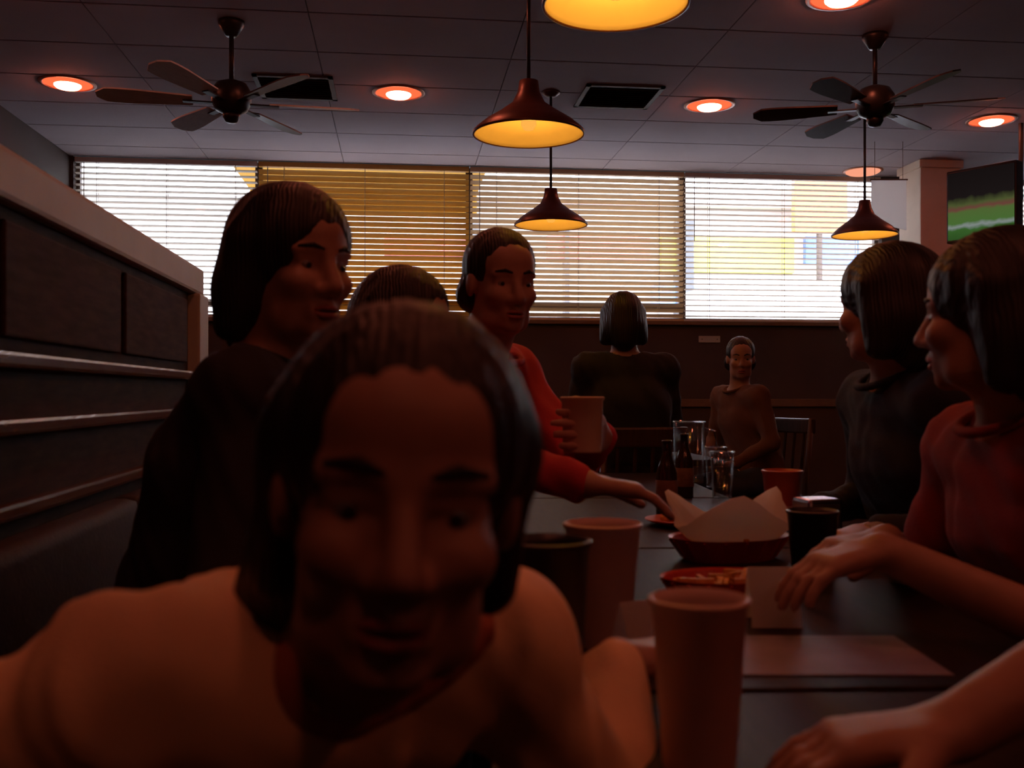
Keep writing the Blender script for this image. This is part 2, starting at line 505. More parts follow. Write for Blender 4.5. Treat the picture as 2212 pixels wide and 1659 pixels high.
# ---------------------------------------------------------------- lamps
def downlight(x, y, label, lamp=None, dim=False):
    r = 0.15
    d = tag(empty('downlight', (x, y, CEIL)), label, 'ceiling light', 'recessed red downlights in the ceiling')
    rim = lathe([(r + 0.025, 0.002), (r + 0.025, -0.005), (r + 0.005, -0.008), (r, -0.005), (r, 0.002)], 32)
    obj('trim_ring', rim, M['lamp_rim'], d, smooth=True)
    if not dim:
        obj('halo_ring', lathe([(r, -0.001), (0.115, -0.010), (0.082, -0.012)], 32), M['lamp_halo'], d, smooth=True)  # self-lit ring painting the halo around the lamp
    c = r if dim else 0.085
    dome = lathe([(c, -0.004), (c * 0.97, -0.018), (c * 0.82, -0.030), (c * 0.5, -0.038), (0, -0.041)], 32)
    obj('lamp_glass', dome, M['lamp_dim'] if dim else M['lamp'], d, smooth=True)
    return d
downlight(-2.12, 6.70, 'glowing red recessed downlight at the far left, above the ceiling fan')
downlight(0.0, 6.66, 'glowing red recessed downlight between the left fan and the pendant')
downlight(2.14, 6.70, 'glowing red recessed downlight right of the middle pendant lamp')
downlight(4.31, 6.84, 'glowing red recessed downlight at the right edge above the television')
downlight(2.22, 4.80, 'glowing red recessed downlight cut by the top edge of the picture')
downlight(4.14, 8.52, 'dull pink recessed downlight beside the beige column by the window', dim=True)
for x, y in ((-2.12, 4.85), (0.0, 4.6), (4.3, 4.85), (0.0, 2.9), (0.05, 1.15), (2.14, 1.15), (0.0, -0.7), (2.14, -0.7)):
    downlight(x, y, 'red recessed downlight overhead, above the top edge of the picture')

def pendant(pos, D, label):
    """pos: centre of the rim"""
    R = D / 2
    top = CEIL - pos.z
    p = tag(empty('pendant_lamp', pos), label, 'pendant lamp', 'amber pendant lamps over the long table')
    outer = [(R, 0), (R * 0.97, 0.02), (R * 0.80, 0.055), (R * 0.52, 0.10), (R * 0.30, 0.14), (R * 0.2, 0.19), (R * 0.17, 0.24), (0, 0.245)]
    inner = [(0, 0.20), (R * 0.14, 0.195), (R * 0.26, 0.135), (R * 0.49, 0.093), (R * 0.77, 0.049), (R * 0.95, 0.015), (R * 0.985, 0.0), (R, 0)]
    obj('shade', lathe(outer, 56), M['shade_out'], p, smooth=True)
    obj('shade_lining', lathe(inner, 56), M['shade_in'], p, smooth=True)
    obj('rim_band', lathe([(R, -0.004), (R + 0.004, -0.003), (R + 0.004, 0.008), (R - 0.004, 0.008), (R - 0.004, -0.004), (R, -0.004)], 56), M['shade_out'], p, smooth=True)
    obj('bulb', lathe([(0, 0.015), (0.022, 0.02), (0.035, 0.042), (0.034, 0.062), (0.022, 0.09), (0.015, 0.115), (0.015, 0.16), (0, 0.16)], 20), M['bulb'], p, smooth=True)
    obj('stem', tube(bmesh.new(), [(0, 0, 0.235), (0, 0, top - 0.02)], 0.009, 10), M['fan_metal'], p, smooth=True)
    obj('ceiling_canopy', lathe([(0, top - 0.035), (0.03, top - 0.034), (0.06, top - 0.012), (0.062, top), (0, top)], 24), M['shade_out'], p, smooth=True)
    ld = bpy.data.lights.new('pendant_bulb_light', 'POINT')
    ld.energy = PENDANT_W
    ld.color = (1.0, 0.43, 0.05)
    ld.shadow_soft_size = 0.03
    lo = bpy.data.objects.new('bulb_light', ld)
    lo.location = (0, 0, 0.005)
    link(lo, p)
    return p
pendant(P(1330, 10, 2.95), 0.43, 'large amber pendant lamp cut by the top edge of the picture')
pendant(P(1142, 290, 4.50), 0.50, 'amber pendant lamp hanging below the ceiling in the middle')
pendant(P(1190, 486, 6.60), 0.48, 'small amber pendant lamp hanging before the tan blind')
pendant(P(1868, 508, 6.90), 0.44, 'amber pendant lamp below the white notice beside the column')

def ceiling_fan(pos, R, angles, mats, label):
    f = tag(empty('ceiling_fan', pos), label, 'ceiling fan', 'ceiling fans')
    top = CEIL - pos.z
    obj('motor_housing', lathe([(0, -0.06), (0.05, -0.058), (0.085, -0.04), (0.105, 0.0), (0.105, 0.06), (0.08, 0.10), (0.03, 0.12), (0, 0.12)], 32), M['fan_metal'], f, smooth=True)
    obj('downrod', tube(bmesh.new(), [(0, 0, 0.11), (0, 0, top - 0.04)], 0.013, 12), M['fan_metal'], f, smooth=True)
    obj('ceiling_canopy', lathe([(0, top - 0.08), (0.03, top - 0.08), (0.07, top - 0.02), (0.07, top), (0, top)], 24), M['fan_metal'], f, smooth=True)
    obj('switch_cap', lathe([(0, -0.11), (0.03, -0.105), (0.045, -0.08), (0.045, -0.055), (0, -0.055)], 24), M['fan_metal'], f, smooth=True)
    for a, mt in zip(angles, mats):
        bm = bmesh.new()
        pts = []
        n = 10
        xs0, xs1 = 0.20, R
        for i in range(n + 1):
            t = i / n
            x = xs0 + (xs1 - xs0) * t
            hw = 0.048 + 0.022 * min(1, t * 1.6)
            if t > 0.85: hw *= math.sqrt(max(0.05, 1 - ((t - 0.85) / 0.16) ** 2))
            pts.append((x, hw))
        tp = math.radians(13)
        def ring(x, hw, dz):
            return [bm.verts.new((x, y * math.cos(tp), y * math.sin(tp) + dz)) for y in (-hw, hw)]
        lo = [ring(x, hw, -0.004) for x, hw in pts]
        hi = [ring(x, hw, 0.004) for x, hw in pts]
        for i in range(n):
            bm.faces.new((lo[i][0], lo[i][1], lo[i + 1][1], lo[i + 1][0]))
            bm.faces.new((hi[i][1], hi[i][0], hi[i + 1][0], hi[i + 1][1]))
            bm.faces.new((lo[i][0], lo[i + 1][0], hi[i + 1][0], hi[i][0]))
            bm.faces.new((lo[i][1], hi[i][1], hi[i + 1][1], lo[i + 1][1]))
        bm.faces.new((lo[0][0], hi[0][0], hi[0][1], lo[0][1]))
        bm.faces.new((lo[n][0], lo[n][1], hi[n][1], hi[n][0]))
        # angle: 0 to the right of the picture, 90 towards the camera
        ang = math.radians(-a) - YAW
        b = obj('blade', bm, mt, f, rot=(0, 0, ang))
        ib = box(bmesh.new(), 0.09, 0.25, -0.02, 0.02, -0.012, -0.004, bev=0.003)
        br = obj('blade_bracket', ib, M['fan_metal'], b)
    return f
fl, fd = M['fan_blade'], M['fan_blade_dark']  # on the left fan these paint window-lit and shaded blades
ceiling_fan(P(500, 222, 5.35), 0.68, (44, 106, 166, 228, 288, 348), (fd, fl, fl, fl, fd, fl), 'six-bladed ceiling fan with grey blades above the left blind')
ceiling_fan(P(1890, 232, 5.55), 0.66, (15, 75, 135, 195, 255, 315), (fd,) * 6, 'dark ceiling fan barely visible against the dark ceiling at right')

def grille(px, py, w_, l_, label):
    p = PZ(px, py, CEIL)
    gq = tag(empty('air_grille', (p.x, p.y, CEIL)), label, 'air vent', 'dark ceiling air grilles')
    bm = bmesh.new()
    box(bm, -w_ / 2, w_ / 2, -l_ / 2, -l_ / 2 + 0.03, -0.012, 0); box(bm, -w_ / 2, w_ / 2, l_ / 2 - 0.03, l_ / 2, -0.012, 0)
    box(bm, -w_ / 2, -w_ / 2 + 0.03, -l_ / 2, l_ / 2, -0.012, 0); box(bm, w_ / 2 - 0.03, w_ / 2, -l_ / 2, l_ / 2, -0.012, 0)
    obj('grille_frame', bm, M['vent'], gq)
    obj('duct_back', B(-w_ / 2 + 0.03, w_ / 2 - 0.03, -l_ / 2 + 0.03, l_ / 2 - 0.03, -0.003, -0.0005), M['slab'], gq)
    s = None
    nn = int(l_ / 0.05)
    for i in range(1, nn):
        y = -l_ / 2 + 0.03 + i * (l_ - 0.06) / nn
        if s is None: s = obj('louvre', B(-w_ / 2 + 0.03, w_ / 2 - 0.03, -0.012, 0.012, -0.0015, 0.0015), M['vent'], gq, (0, y, -0.009), rot=(math.radians(25), 0, 0))
        else: again(s, gq, (0, y, -0.009), (math.radians(25), 0, 0))
grille(1335, 208, 0.52, 0.50, 'dark square air grille in the ceiling right of the pendant')
grille(640, 188, 0.50, 0.50, 'dark square air grille in the ceiling behind the left fan')

# ---------------------------------------------------------------- booth partition and bench on the left
BX, BY0, BY1, BTOP = -0.76, -0.6, 3.85, 1.565
part_ = tag(empty('booth_partition', (BX, BY0, 0)), 'brown panelled booth partition with a pale cap and polished rails at left', 'partition')
LN = BY1 - BY0
obj('panel_core', B(-0.09, 0, 0, LN, 0, BTOP - 0.10), M['panel'], part_)
obj('cap', B(-0.12, 0.03, -0.01, LN + 0.02, BTOP - 0.10, BTOP, bev=0.012), M['cap'], part_)
obj('end_post', B(-0.11, 0.045, LN - 0.13, LN + 0.03, 0, BTOP - 0.10, bev=0.01), M['cap'], part_)
for z in (1.165, 1.035, 0.872):
    obj('rail', B(0.0, 0.03, 0.0, LN - 0.12, z - 0.016, z + 0.016, bev=0.008), M['rail'], part_)
# raised panels between the rails
np_ = 5
for i in range(np_):
    y0_ = 0.05 + i * (LN - 0.2) / np_
    obj('raised_panel', B(0.0, 0.014, y0_, y0_ + (LN - 0.2) / np_ - 0.05, 1.21, BTOP - 0.13, bev=0.006), M['panel'], part_)
bench = tag(empty('booth_bench', (BX, BY0, 0)), 'dark vinyl booth bench along the partition, behind the seated people', 'bench')
obj('bench_base', B(0.04, 0.50, 0, LN - 0.2, 0, 0.38, bev=0.01), M['panel'], bench)
nb = 4
for i in range(nb):
    a = i * (LN - 0.2) / nb
    obj('seat_cushion', B(0.035, 0.53, a + 0.005, a + (LN - 0.2) / nb - 0.005, 0.38, 0.50, bev=0.03), M['vinyl'], bench, smooth=True)
    obj('back_cushion', B(0.032, 0.12, a + 0.005, a + (LN - 0.2) / nb - 0.005, 0.50, 0.84, bev=0.03), M['vinyl'], bench, smooth=True)

# ---------------------------------------------------------------- the long table: four tables pushed end to end
TA = math.radians(4.8)
TR = Vector((math.cos(TA), -math.sin(TA), 0))
TD = Vector((math.sin(TA), math.cos(TA), 0))
TO = Vector((0.08, 0.80, 0))
TW_ = 0.82
def TP(u, v, z=TABLE_Z):
    p = TO + TR * u + TD * v
    return Vector((p.x, p.y, z))
seam = 0.36
tl = ('near table with the cups nearest the camera', 'second table of the long row, with the black tumbler',
      'third table of the long row, with the brown bottle', 'last table of the long row, with the water pitcher')
def dining_table(pos, rz, wd, ln, label, group):
    t = tag(empty('dining_table', pos, rz), label, 'table', group)
    a, b_ = wd / 2, ln / 2
    obj('table_top', B(-a, a, -b_, b_, TABLE_Z - 0.03, TABLE_Z, bev=0.006), M['table'], t)
    bm = bmesh.new()
    z0_, z1_ = TABLE_Z - 0.034, TABLE_Z - 0.004
    box(bm, -a - 0.003, -a + 0.003, -b_, b_, z0_, z1_); box(bm, a - 0.003, a + 0.003, -b_, b_, z0_, z1_)
    box(bm, -a, a, -b_ - 0.002, -b_ + 0.004, z0_, z1_); box(bm, -a, a, b_ - 0.004, b_ + 0.002, z0_, z1_)
    obj('edge_band', bm, M['tedge'], t)
    obj('pedestal', lathe([(0.04, 0.03), (0.04, 0.70), (0.12, 0.715), (0.12, 0.72), (0, 0.72)], 20), M['iron'], t, smooth=True)
    for q in range(4):
        obj('foot', box(bmesh.new(), 0.02, 0.30, -0.025, 0.025, 0.0, 0.03, bev=0.006), M['iron'], t, rot=(0, 0, math.radians(45 + 90 * q)))
    return t
for i in range(4):
    ln = 1.2 if i == 0 else 1.08
    v0 = seam - 1.2 if i == 0 else seam + (i - 1) * 1.08
    dining_table(TP(TW_ / 2, v0 + ln / 2, 0), -TA, TW_, ln - 0.012, 'dark laminate ' + tl[i], 'dining tables pushed into one long row')
dining_table(Vector((1.36, 5.46, 0)), 0.0, 0.70, 0.70, 'small dark square table far back under the window', 'dining tables')

def chair(pos, face, label):
    """face: direction the sitter looks, radians about z from +x"""
    c = tag(empty('dining_chair', (pos.x, pos.y, 0), face), label, 'chair', 'dark wooden dining chairs')
    obj('seat', B(-0.21, 0.21, -0.21, 0.21, 0.44, 0.50, bev=0.02), M['vinyl'], c)
    for sx in (-1, 1):
        for sy in (-1, 1):
            top = 0.95 if sx < 0 else 0.44
            pts = [(sx * 0.19, sy * 0.18, 0), (sx * 0.18, sy * 0.18, 0.44)]
            if sx < 0: pts.append((-0.24, sy * 0.18, top))
            obj('leg', tube(bmesh.new(), pts, 0.018, 10), M['chair'], c, smooth=True)
    obj('crest_rail', B(-0.255, -0.225, -0.20, 0.20, 0.86, 0.95, bev=0.01), M['chair'], c)
    for k_ in range(4):
        y = -0.12 + k_ * 0.08
        obj('back_slat', tube(bmesh.new(), [(-0.195, y, 0.49), (-0.24, y, 0.88)], 0.009, 8), M['chair'], c)
    obj('stretcher', tube(bmesh.new(), [(-0.185, -0.18, 0.2), (-0.185, 0.18, 0.2)], 0.011, 8), M['chair'], c)
    return c

# ---------------------------------------------------------------- people: smooth-blended bodies, meshed with surface nets
class Field:
    def __init__(s, lo, hi, h):
        s.h = h
        s.lo = np.array(lo, float) - 3 * h
        s.n = np.ceil((np.array(hi, float) + 3 * h - s.lo) / h).astype(int) + 1
        s.F = np.full(s.n, 1.0, np.float32)
        s.ax = [s.lo[i] + h * np.arange(s.n[i]) for i in range(3)]
    def region(s, lo, hi):
        a = np.clip(np.floor((np.array(lo) - s.lo) / s.h).astype(int), 0, s.n)
        b = np.clip(np.ceil((np.array(hi) - s.lo) / s.h).astype(int) + 1, 0, s.n)
        if np.any(b - a < 1): return None, None
        sl = tuple(slice(a[i], b[i]) for i in range(3))
        X = s.ax[0][sl[0]][:, None, None]; Y = s.ax[1][sl[1]][None, :, None]; Z = s.ax[2][sl[2]][None, None, :]
        return sl, (X, Y, Z)
    def add(s, sl, d, k):
        f = s.F[sl]
        if k <= 0:
            s.F[sl] = np.minimum(f, d); return
        h = np.clip(0.5 + 0.5 * (d - f) / k, 0, 1)
        s.F[sl] = (d * (1 - h) + f * h - k * h * (1 - h)).astype(np.float32)
    def sub(s, sl, d, k):
        f = s.F[sl]
        h = np.clip(0.5 - 0.5 * (f + d) / k, 0, 1)
        s.F[sl] = (f * (1 - h) - d * h + k * h * (1 - h)).astype(np.float32)
    def cap(s, a, b, ra, rb, k=0.02, op='add'):
        a = np.array(a, float); b = np.array(b, float)
        m = max(ra, rb) + k + 3 * s.h
        sl, G = s.region(np.minimum(a, b) - m, np.maximum(a, b) + m)
        if sl is None: return
        ba = b - a
        L2 = max(1e-9, float(ba @ ba))
        px, py, pz = G[0] - a[0], G[1] - a[1], G[2] - a[2]
        t = np.clip((px * ba[0] + py * ba[1] + pz * ba[2]) / L2, 0, 1)
        d = np.sqrt((px - t * ba[0]) ** 2 + (py - t * ba[1]) ** 2 + (pz - t * ba[2]) ** 2) - (ra + (rb - ra) * t)
        getattr(s, op)(sl, d, k)
    def ell(s, c, r, R=None, k=0.02, op='add'):
        c = np.array(c, float); r = np.array(r, float)
        m = r.max() + k + 3 * s.h
        sl, G = s.region(c - m, c + m)
        if sl is None: return
        p = [G[i] - c[i] for i in range(3)]
        if R is not None:
            q = [R[0, j] * p[0] + R[1, j] * p[1] + R[2, j] * p[2] for j in range(3)]
        else:
            q = [np.broadcast_to(x, np.broadcast_shapes(p[0].shape, p[1].shape, p[2].shape)) for x in p]
        k0 = np.sqrt((q[0] / r[0]) ** 2 + (q[1] / r[1]) ** 2 + (q[2] / r[2]) ** 2)
        k1 = np.sqrt((q[0] / r[0] ** 2) ** 2 + (q[1] / r[1] ** 2) ** 2 + (q[2] / r[2] ** 2) ** 2) + 1e-9
        getattr(s, op)(sl, k0 * (k0 - 1) / k1, k)
    def wrinkle(s, amp, fr):
        X, Y, Z = s.ax[0][:, None, None], s.ax[1][None, :, None], s.ax[2][None, None, :]
        w_ = np.sin(fr * (X + 0.6 * Z) + 2.2 * np.sin(fr * 0.31 * Y + 1.1)) * np.sin(fr * 0.7 * (Y - 0.5 * Z) + 1.7 * np.sin(fr * 0.4 * X))
        s.F += (amp * w_).astype(np.float32)
    def mesh(s, name):
        F = s.F; S = F < 0
        n = F.shape
        c = [(0, 0, 0), (1, 0, 0), (0, 1, 0), (1, 1, 0), (0, 0, 1), (1, 0, 1), (0, 1, 1), (1, 1, 1)]
        cut = lambda A, o: A[o[0]:n[0] - 1 + o[0], o[1]:n[1] - 1 + o[1], o[2]:n[2] - 1 + o[2]]
        cnt = np.zeros((n[0] - 1, n[1] - 1, n[2] - 1), np.uint8)
        for o in c: cnt += cut(S, o)
        act = (cnt > 0) & (cnt < 8)
        I = np.argwhere(act)
        if len(I) == 0: return None
        idx = np.full(act.shape, -1, np.int64)
        idx[act] = np.arange(len(I))
        vals = [F[I[:, 0] + o[0], I[:, 1] + o[1], I[:, 2] + o[2]].astype(float) for o in c]
        acc = np.zeros((len(I), 3)); num = np.zeros(len(I))
        for i in range(8):
            for j in range(i + 1, 8):
                df = np.abs(np.array(c[i]) - np.array(c[j]))
                if df.sum() != 1: continue
                x = (vals[i] < 0) != (vals[j] < 0)
                if not x.any(): continue
                t = vals[i][x] / (vals[i][x] - vals[j][x])
                acc[x] += np.array(c[i]) + t[:, None] * (np.array(c[j]) - np.array(c[i]))
                num[x] += 1
        V = s.lo + s.h * (I + acc / num[:, None])
        Q = []
        for a in range(3):
            b1, b2 = (a + 1) % 3, (a + 2) % 3
            sl0 = [slice(1, n[i] - 1) for i in range(3)]; sl1 = list(sl0)
            sl0[a] = slice(0, n[a] - 1); sl1[a] = slice(1, n[a])
            A0, A1 = S[tuple(sl0)], S[tuple(sl1)]
            E = np.argwhere(A0 != A1)
            if len(E) == 0: continue
            sg = A0[E[:, 0], E[:, 1], E[:, 2]]
            base = E.copy()
            for i in range(3):
                if i != a: base[:, i] += 1
            def cell(d1, d2):
                q = base.copy(); q[:, b1] -= d1; q[:, b2] -= d2
                return idx[q[:, 0], q[:, 1], q[:, 2]]
            q = np.stack([cell(1, 1), cell(0, 1), cell(0, 0), cell(1, 0)], 1)
            q[~sg] = q[~sg][:, ::-1]
            Q.append(q)
        Q = np.concatenate(Q)
        Q = Q[(Q >= 0).all(1)]
        me = bpy.data.meshes.new(name)
        me.vertices.add(len(V)); me.vertices.foreach_set('co', V.astype(np.float32).ravel())
        me.loops.add(len(Q) * 4); me.loops.foreach_set('vertex_index', Q.astype(np.int32).ravel())
        me.polygons.add(len(Q))
        me.polygons.foreach_set('loop_start', np.arange(0, len(Q) * 4, 4, dtype=np.int32))
        me.polygons.foreach_set('use_smooth', np.ones(len(Q), bool))
        me.update(calc_edges=True)
        me.validate()
        return me

def unit(v):
    v = np.array(v, float)
    return v / max(1e-9, np.linalg.norm(v))

def rotm(yaw, pitch, roll):
    """head frame: face looks along local -y; yaw about z, pitch nods down, roll tips the crown to the picture's right"""
    return np.array(Matrix.Rotation(math.radians(yaw), 3, 'Z') @ Matrix.Rotation(math.radians(pitch), 3, 'X') @ Matrix.Rotation(math.radians(roll), 3, 'Y'))

def ik(S, W, l1, l2, pole):
    S, W = np.array(S, float), np.array(W, float)
    d = W - S
    L = np.linalg.norm(d)
    L = min(L, (l1 + l2) * 0.999)
    u = unit(d)
    a = (l1 * l1 - l2 * l2 + L * L) / (2 * L)
    hgt = math.sqrt(max(0, l1 * l1 - a * a))
    p = np.array(pole, float); p = unit(p - (p @ u) * u)
    return S + u * a + p * hgt, S + u * L

def hand_prims(Fd, W, f, nrm, curl, side, s, spread=0.12):
    """W wrist, f pointing direction, nrm palm normal (out of the palm), side +1: thumb towards f x nrm"""
    f = unit(f); nrm = unit(np.array(nrm, float) - (np.array(nrm) @ f) * f)
    lat = np.cross(f, nrm) * side
    W = np.array(W, float)
    K = W + f * 0.088 * s
    for q in (-0.026, -0.009, 0.009, 0.026):
        Fd.cap(W + f * 0.012 * s + lat * q * 0.75 * s, K + lat * q * s, 0.0135 * s, 0.0125 * s, 0.016)
    lens = (0.066, 0.078, 0.084, 0.074)
    for q, L in zip((-0.030, -0.010, 0.010, 0.030), lens):
        base = K + lat * q * s
        ang = 0.0
        d_ = unit(f + lat * q * spread * 12)
        pt = base
        r0 = 0.0092 * s
        for i, fr in enumerate((0.46, 0.30, 0.24)):
            ang += curl * (0.75, 0.8, 0.55)[i]
            dd = d_ * math.cos(ang) + nrm * math.sin(ang)
            nx = pt + dd * L * fr * s
            Fd.cap(pt, nx, r0, r0 * 0.92, 0.003 if i else 0.007)
            pt = nx; r0 *= 0.92
    tb = W + f * 0.028 * s + lat * 0.028 * s
    d1 = unit(f * 0.65 + lat * 0.75 + nrm * 0.35 * (0.3 + curl))
    t1 = tb + d1 * 0.042 * s
    d2 = unit(f * 0.9 + lat * (0.3 - 0.3 * curl) + nrm * 0.7 * curl)
    t2 = t1 + d2 * 0.034 * s
    d3 = unit(f * 0.9 + lat * (0.05 - 0.4 * curl) + nrm * 0.9 * curl)
    t3 = t2 + d3 * 0.026 * s
    Fd.cap(tb, t1, 0.0165 * s, 0.012 * s, 0.012); Fd.cap(t1, t2, 0.0108 * s, 0.0102 * s, 0.003); Fd.cap(t2, t3, 0.0102 * s, 0.009 * s, 0.003)

def head_prims(Fd, c, R, s):
    def w_(p): return np.array(c) + R @ (np.array(p) * s)
    E = lambda p, r, k=0.02, op='add': Fd.ell(w_(p), np.array(r) * s, R, k * s, op)
    K = lambda a, b, ra, rb, k=0.012, op='add': Fd.cap(w_(a), w_(b), ra * s, rb * s, k * s, op)
    E((0, 0.018, 0.035), (0.074, 0.094, 0.080))
    E((0, -0.012, -0.040), (0.060, 0.074, 0.074), 0.03)
    E((0, -0.035, 0.045), (0.058, 0.052, 0.050), 0.02)
    K((-0.03, -0.03, -0.085), (0.03, -0.03, -0.085), 0.028, 0.028, 0.02)
    K((-0.008, -0.066, -0.098), (0.008, -0.066, -0.098), 0.017, 0.017, 0.018)
    for q in (-1, 1):
        E((q * 0.038, -0.058, -0.028), (0.024, 0.026, 0.022), 0.018)
        K((q * 0.014, -0.080, 0.022), (q * 0.050, -0.066, 0.020), 0.0085, 0.007, 0.012)
        E((q * 0.032, -0.094, 0.001), (0.0165, 0.016, 0.0125), 0.012, 'sub')
        K((q * 0.020, -0.0755, 0.006), (q * 0.045, -0.067, 0.005), 0.0065, 0.005, 0.006)
        K((q * 0.021, -0.0735, -0.010), (q * 0.044, -0.066, -0.009), 0.0055, 0.004, 0.006)
        E((q * 0.076, 0.012, -0.006), (0.010, 0.020, 0.031), 0.008)
        E((q * 0.013, -0.088, -0.040), (0.010, 0.012, 0.009), 0.008)
    K((0, -0.080, 0.012), (0, -0.104, -0.034), 0.009, 0.0125, 0.012)
    for q in (-1, 1):
        E((q * 0.0065, -0.104, -0.049), (0.005, 0.007, 0.004), 0.004, 'sub')
    K((-0.021, -0.074, -0.066), (0, -0.087, -0.063), 0.006, 0.0085, 0.008)
    K((0.021, -0.074, -0.066), (0, -0.087, -0.063), 0.006, 0.0085, 0.008)
    K((-0.018, -0.074, -0.0765), (0.018, -0.074, -0.0765), 0.008, 0.008, 0.012)
    K((0, -0.081, -0.078), (0, -0.081, -0.078), 0.0085, 0.0085, 0.01)
    K((-0.020, -0.088, -0.0705), (0.020, -0.088, -0.0705), 0.0050, 0.0050, 0.004, 'sub')

def hair_field(c, R, s, style, h):
    def w_(p): return np.array(c) + R @ (np.array(p) * s)
    reach = 0.42 if style == 'long' else 0.2
    Fd = Field(np.array(c) - reach * s, np.array(c) + np.array((reach, reach, 0.2)) * s, h)
    E = lambda p, r, k=0.02, op='add': Fd.ell(w_(p), np.array(r) * s, R, k * s, op)
    K = lambda a, b, ra, rb, k=0.03, op='add': Fd.cap(w_(a), w_(b), ra * s, rb * s, k * s, op)
    if style == 'long':
        E((0, 0.026, 0.040), (0.094, 0.112, 0.096))
        for q, dz in ((-1, 0.0), (1, 0.05)):
            K((q * 0.078, 0.02, 0.03), (q * 0.094, 0.045, -0.09), 0.030, 0.034)
            K((q * 0.094, 0.045, -0.09), (q * 0.118, 0.085, -0.24 + dz), 0.034, 0.026)
            K((q * 0.06, 0.09, 0.0), (q * 0.085, 0.12, -0.24 + dz), 0.045, 0.035)
        K((0, 0.10, 0.02), (0, 0.13, -0.25), 0.06, 0.05)
        E((0.004, -0.095, -0.022), (0.061, 0.062, 0.100), 0.014, 'sub')
    elif style == 'tied':
        E((0, 0.026, 0.040), (0.088, 0.108, 0.092))
        for q in (-1, 1):
            K((q * 0.070, 0.03, 0.03), (q * 0.076, 0.05, -0.07), 0.026, 0.022)
        K((-0.05, 0.08, 0.0), (-0.10, 0.13, -0.20), 0.045, 0.03)
        K((0, 0.09, 0.02), (-0.04, 0.11, -0.10), 0.06, 0.05)
        E((0.004, -0.095, -0.030), (0.066, 0.066, 0.102), 0.014, 'sub')
    elif style == 'bob':
        E((0, 0.026, 0.040), (0.094, 0.114, 0.096))
        for q in (-1, 1):
            K((q * 0.076, 0.03, 0.03), (q * 0.088, 0.045, -0.10), 0.030, 0.026)
        K((0, 0.09, 0.02), (0, 0.10, -0.11), 0.06, 0.05)
        E((0, 0.065, -0.045), (0.098, 0.080, 0.085), 0.04)
        E((0.0, -0.10, -0.035), (0.064, 0.066, 0.095), 0.014, 'sub')
    else:
        E((0, 0.026, 0.044), (0.084, 0.104, 0.090))
        K((-0.05, 0.05, -0.03), (0.05, 0.05, -0.03), 0.045, 0.045)
        E((0.0, -0.088, -0.040), (0.082, 0.075, 0.098), 0.014, 'sub')
        for q in (-1, 1):
            E((q * 0.085, 0.0, -0.035), (0.030, 0.030, 0.040), 0.01, 'sub')
    # strands: ridges that run down the hair
    loc = [np.tensordot(R[:, j], np.stack(np.broadcast_arrays(Fd.ax[0][:, None, None] - c[0], Fd.ax[1][None, :, None] - c[1], Fd.ax[2][None, None, :] - c[2])), 1) for j in range(2)]
    th = np.arctan2(loc[0], loc[1] + 0.02)
    Fd.F += (0.0008 * np.sin(th * 41) + 0.0012 * np.sin(th * 13 + 1.3)).astype(np.float32)
    return Fd

def add_mesh(name, me, m, parent=None):
    me.materials.append(m)
    o = bpy.data.objects.new(name, me)
    link(o)
    if parent is not None:
        o.parent = parent
    return o

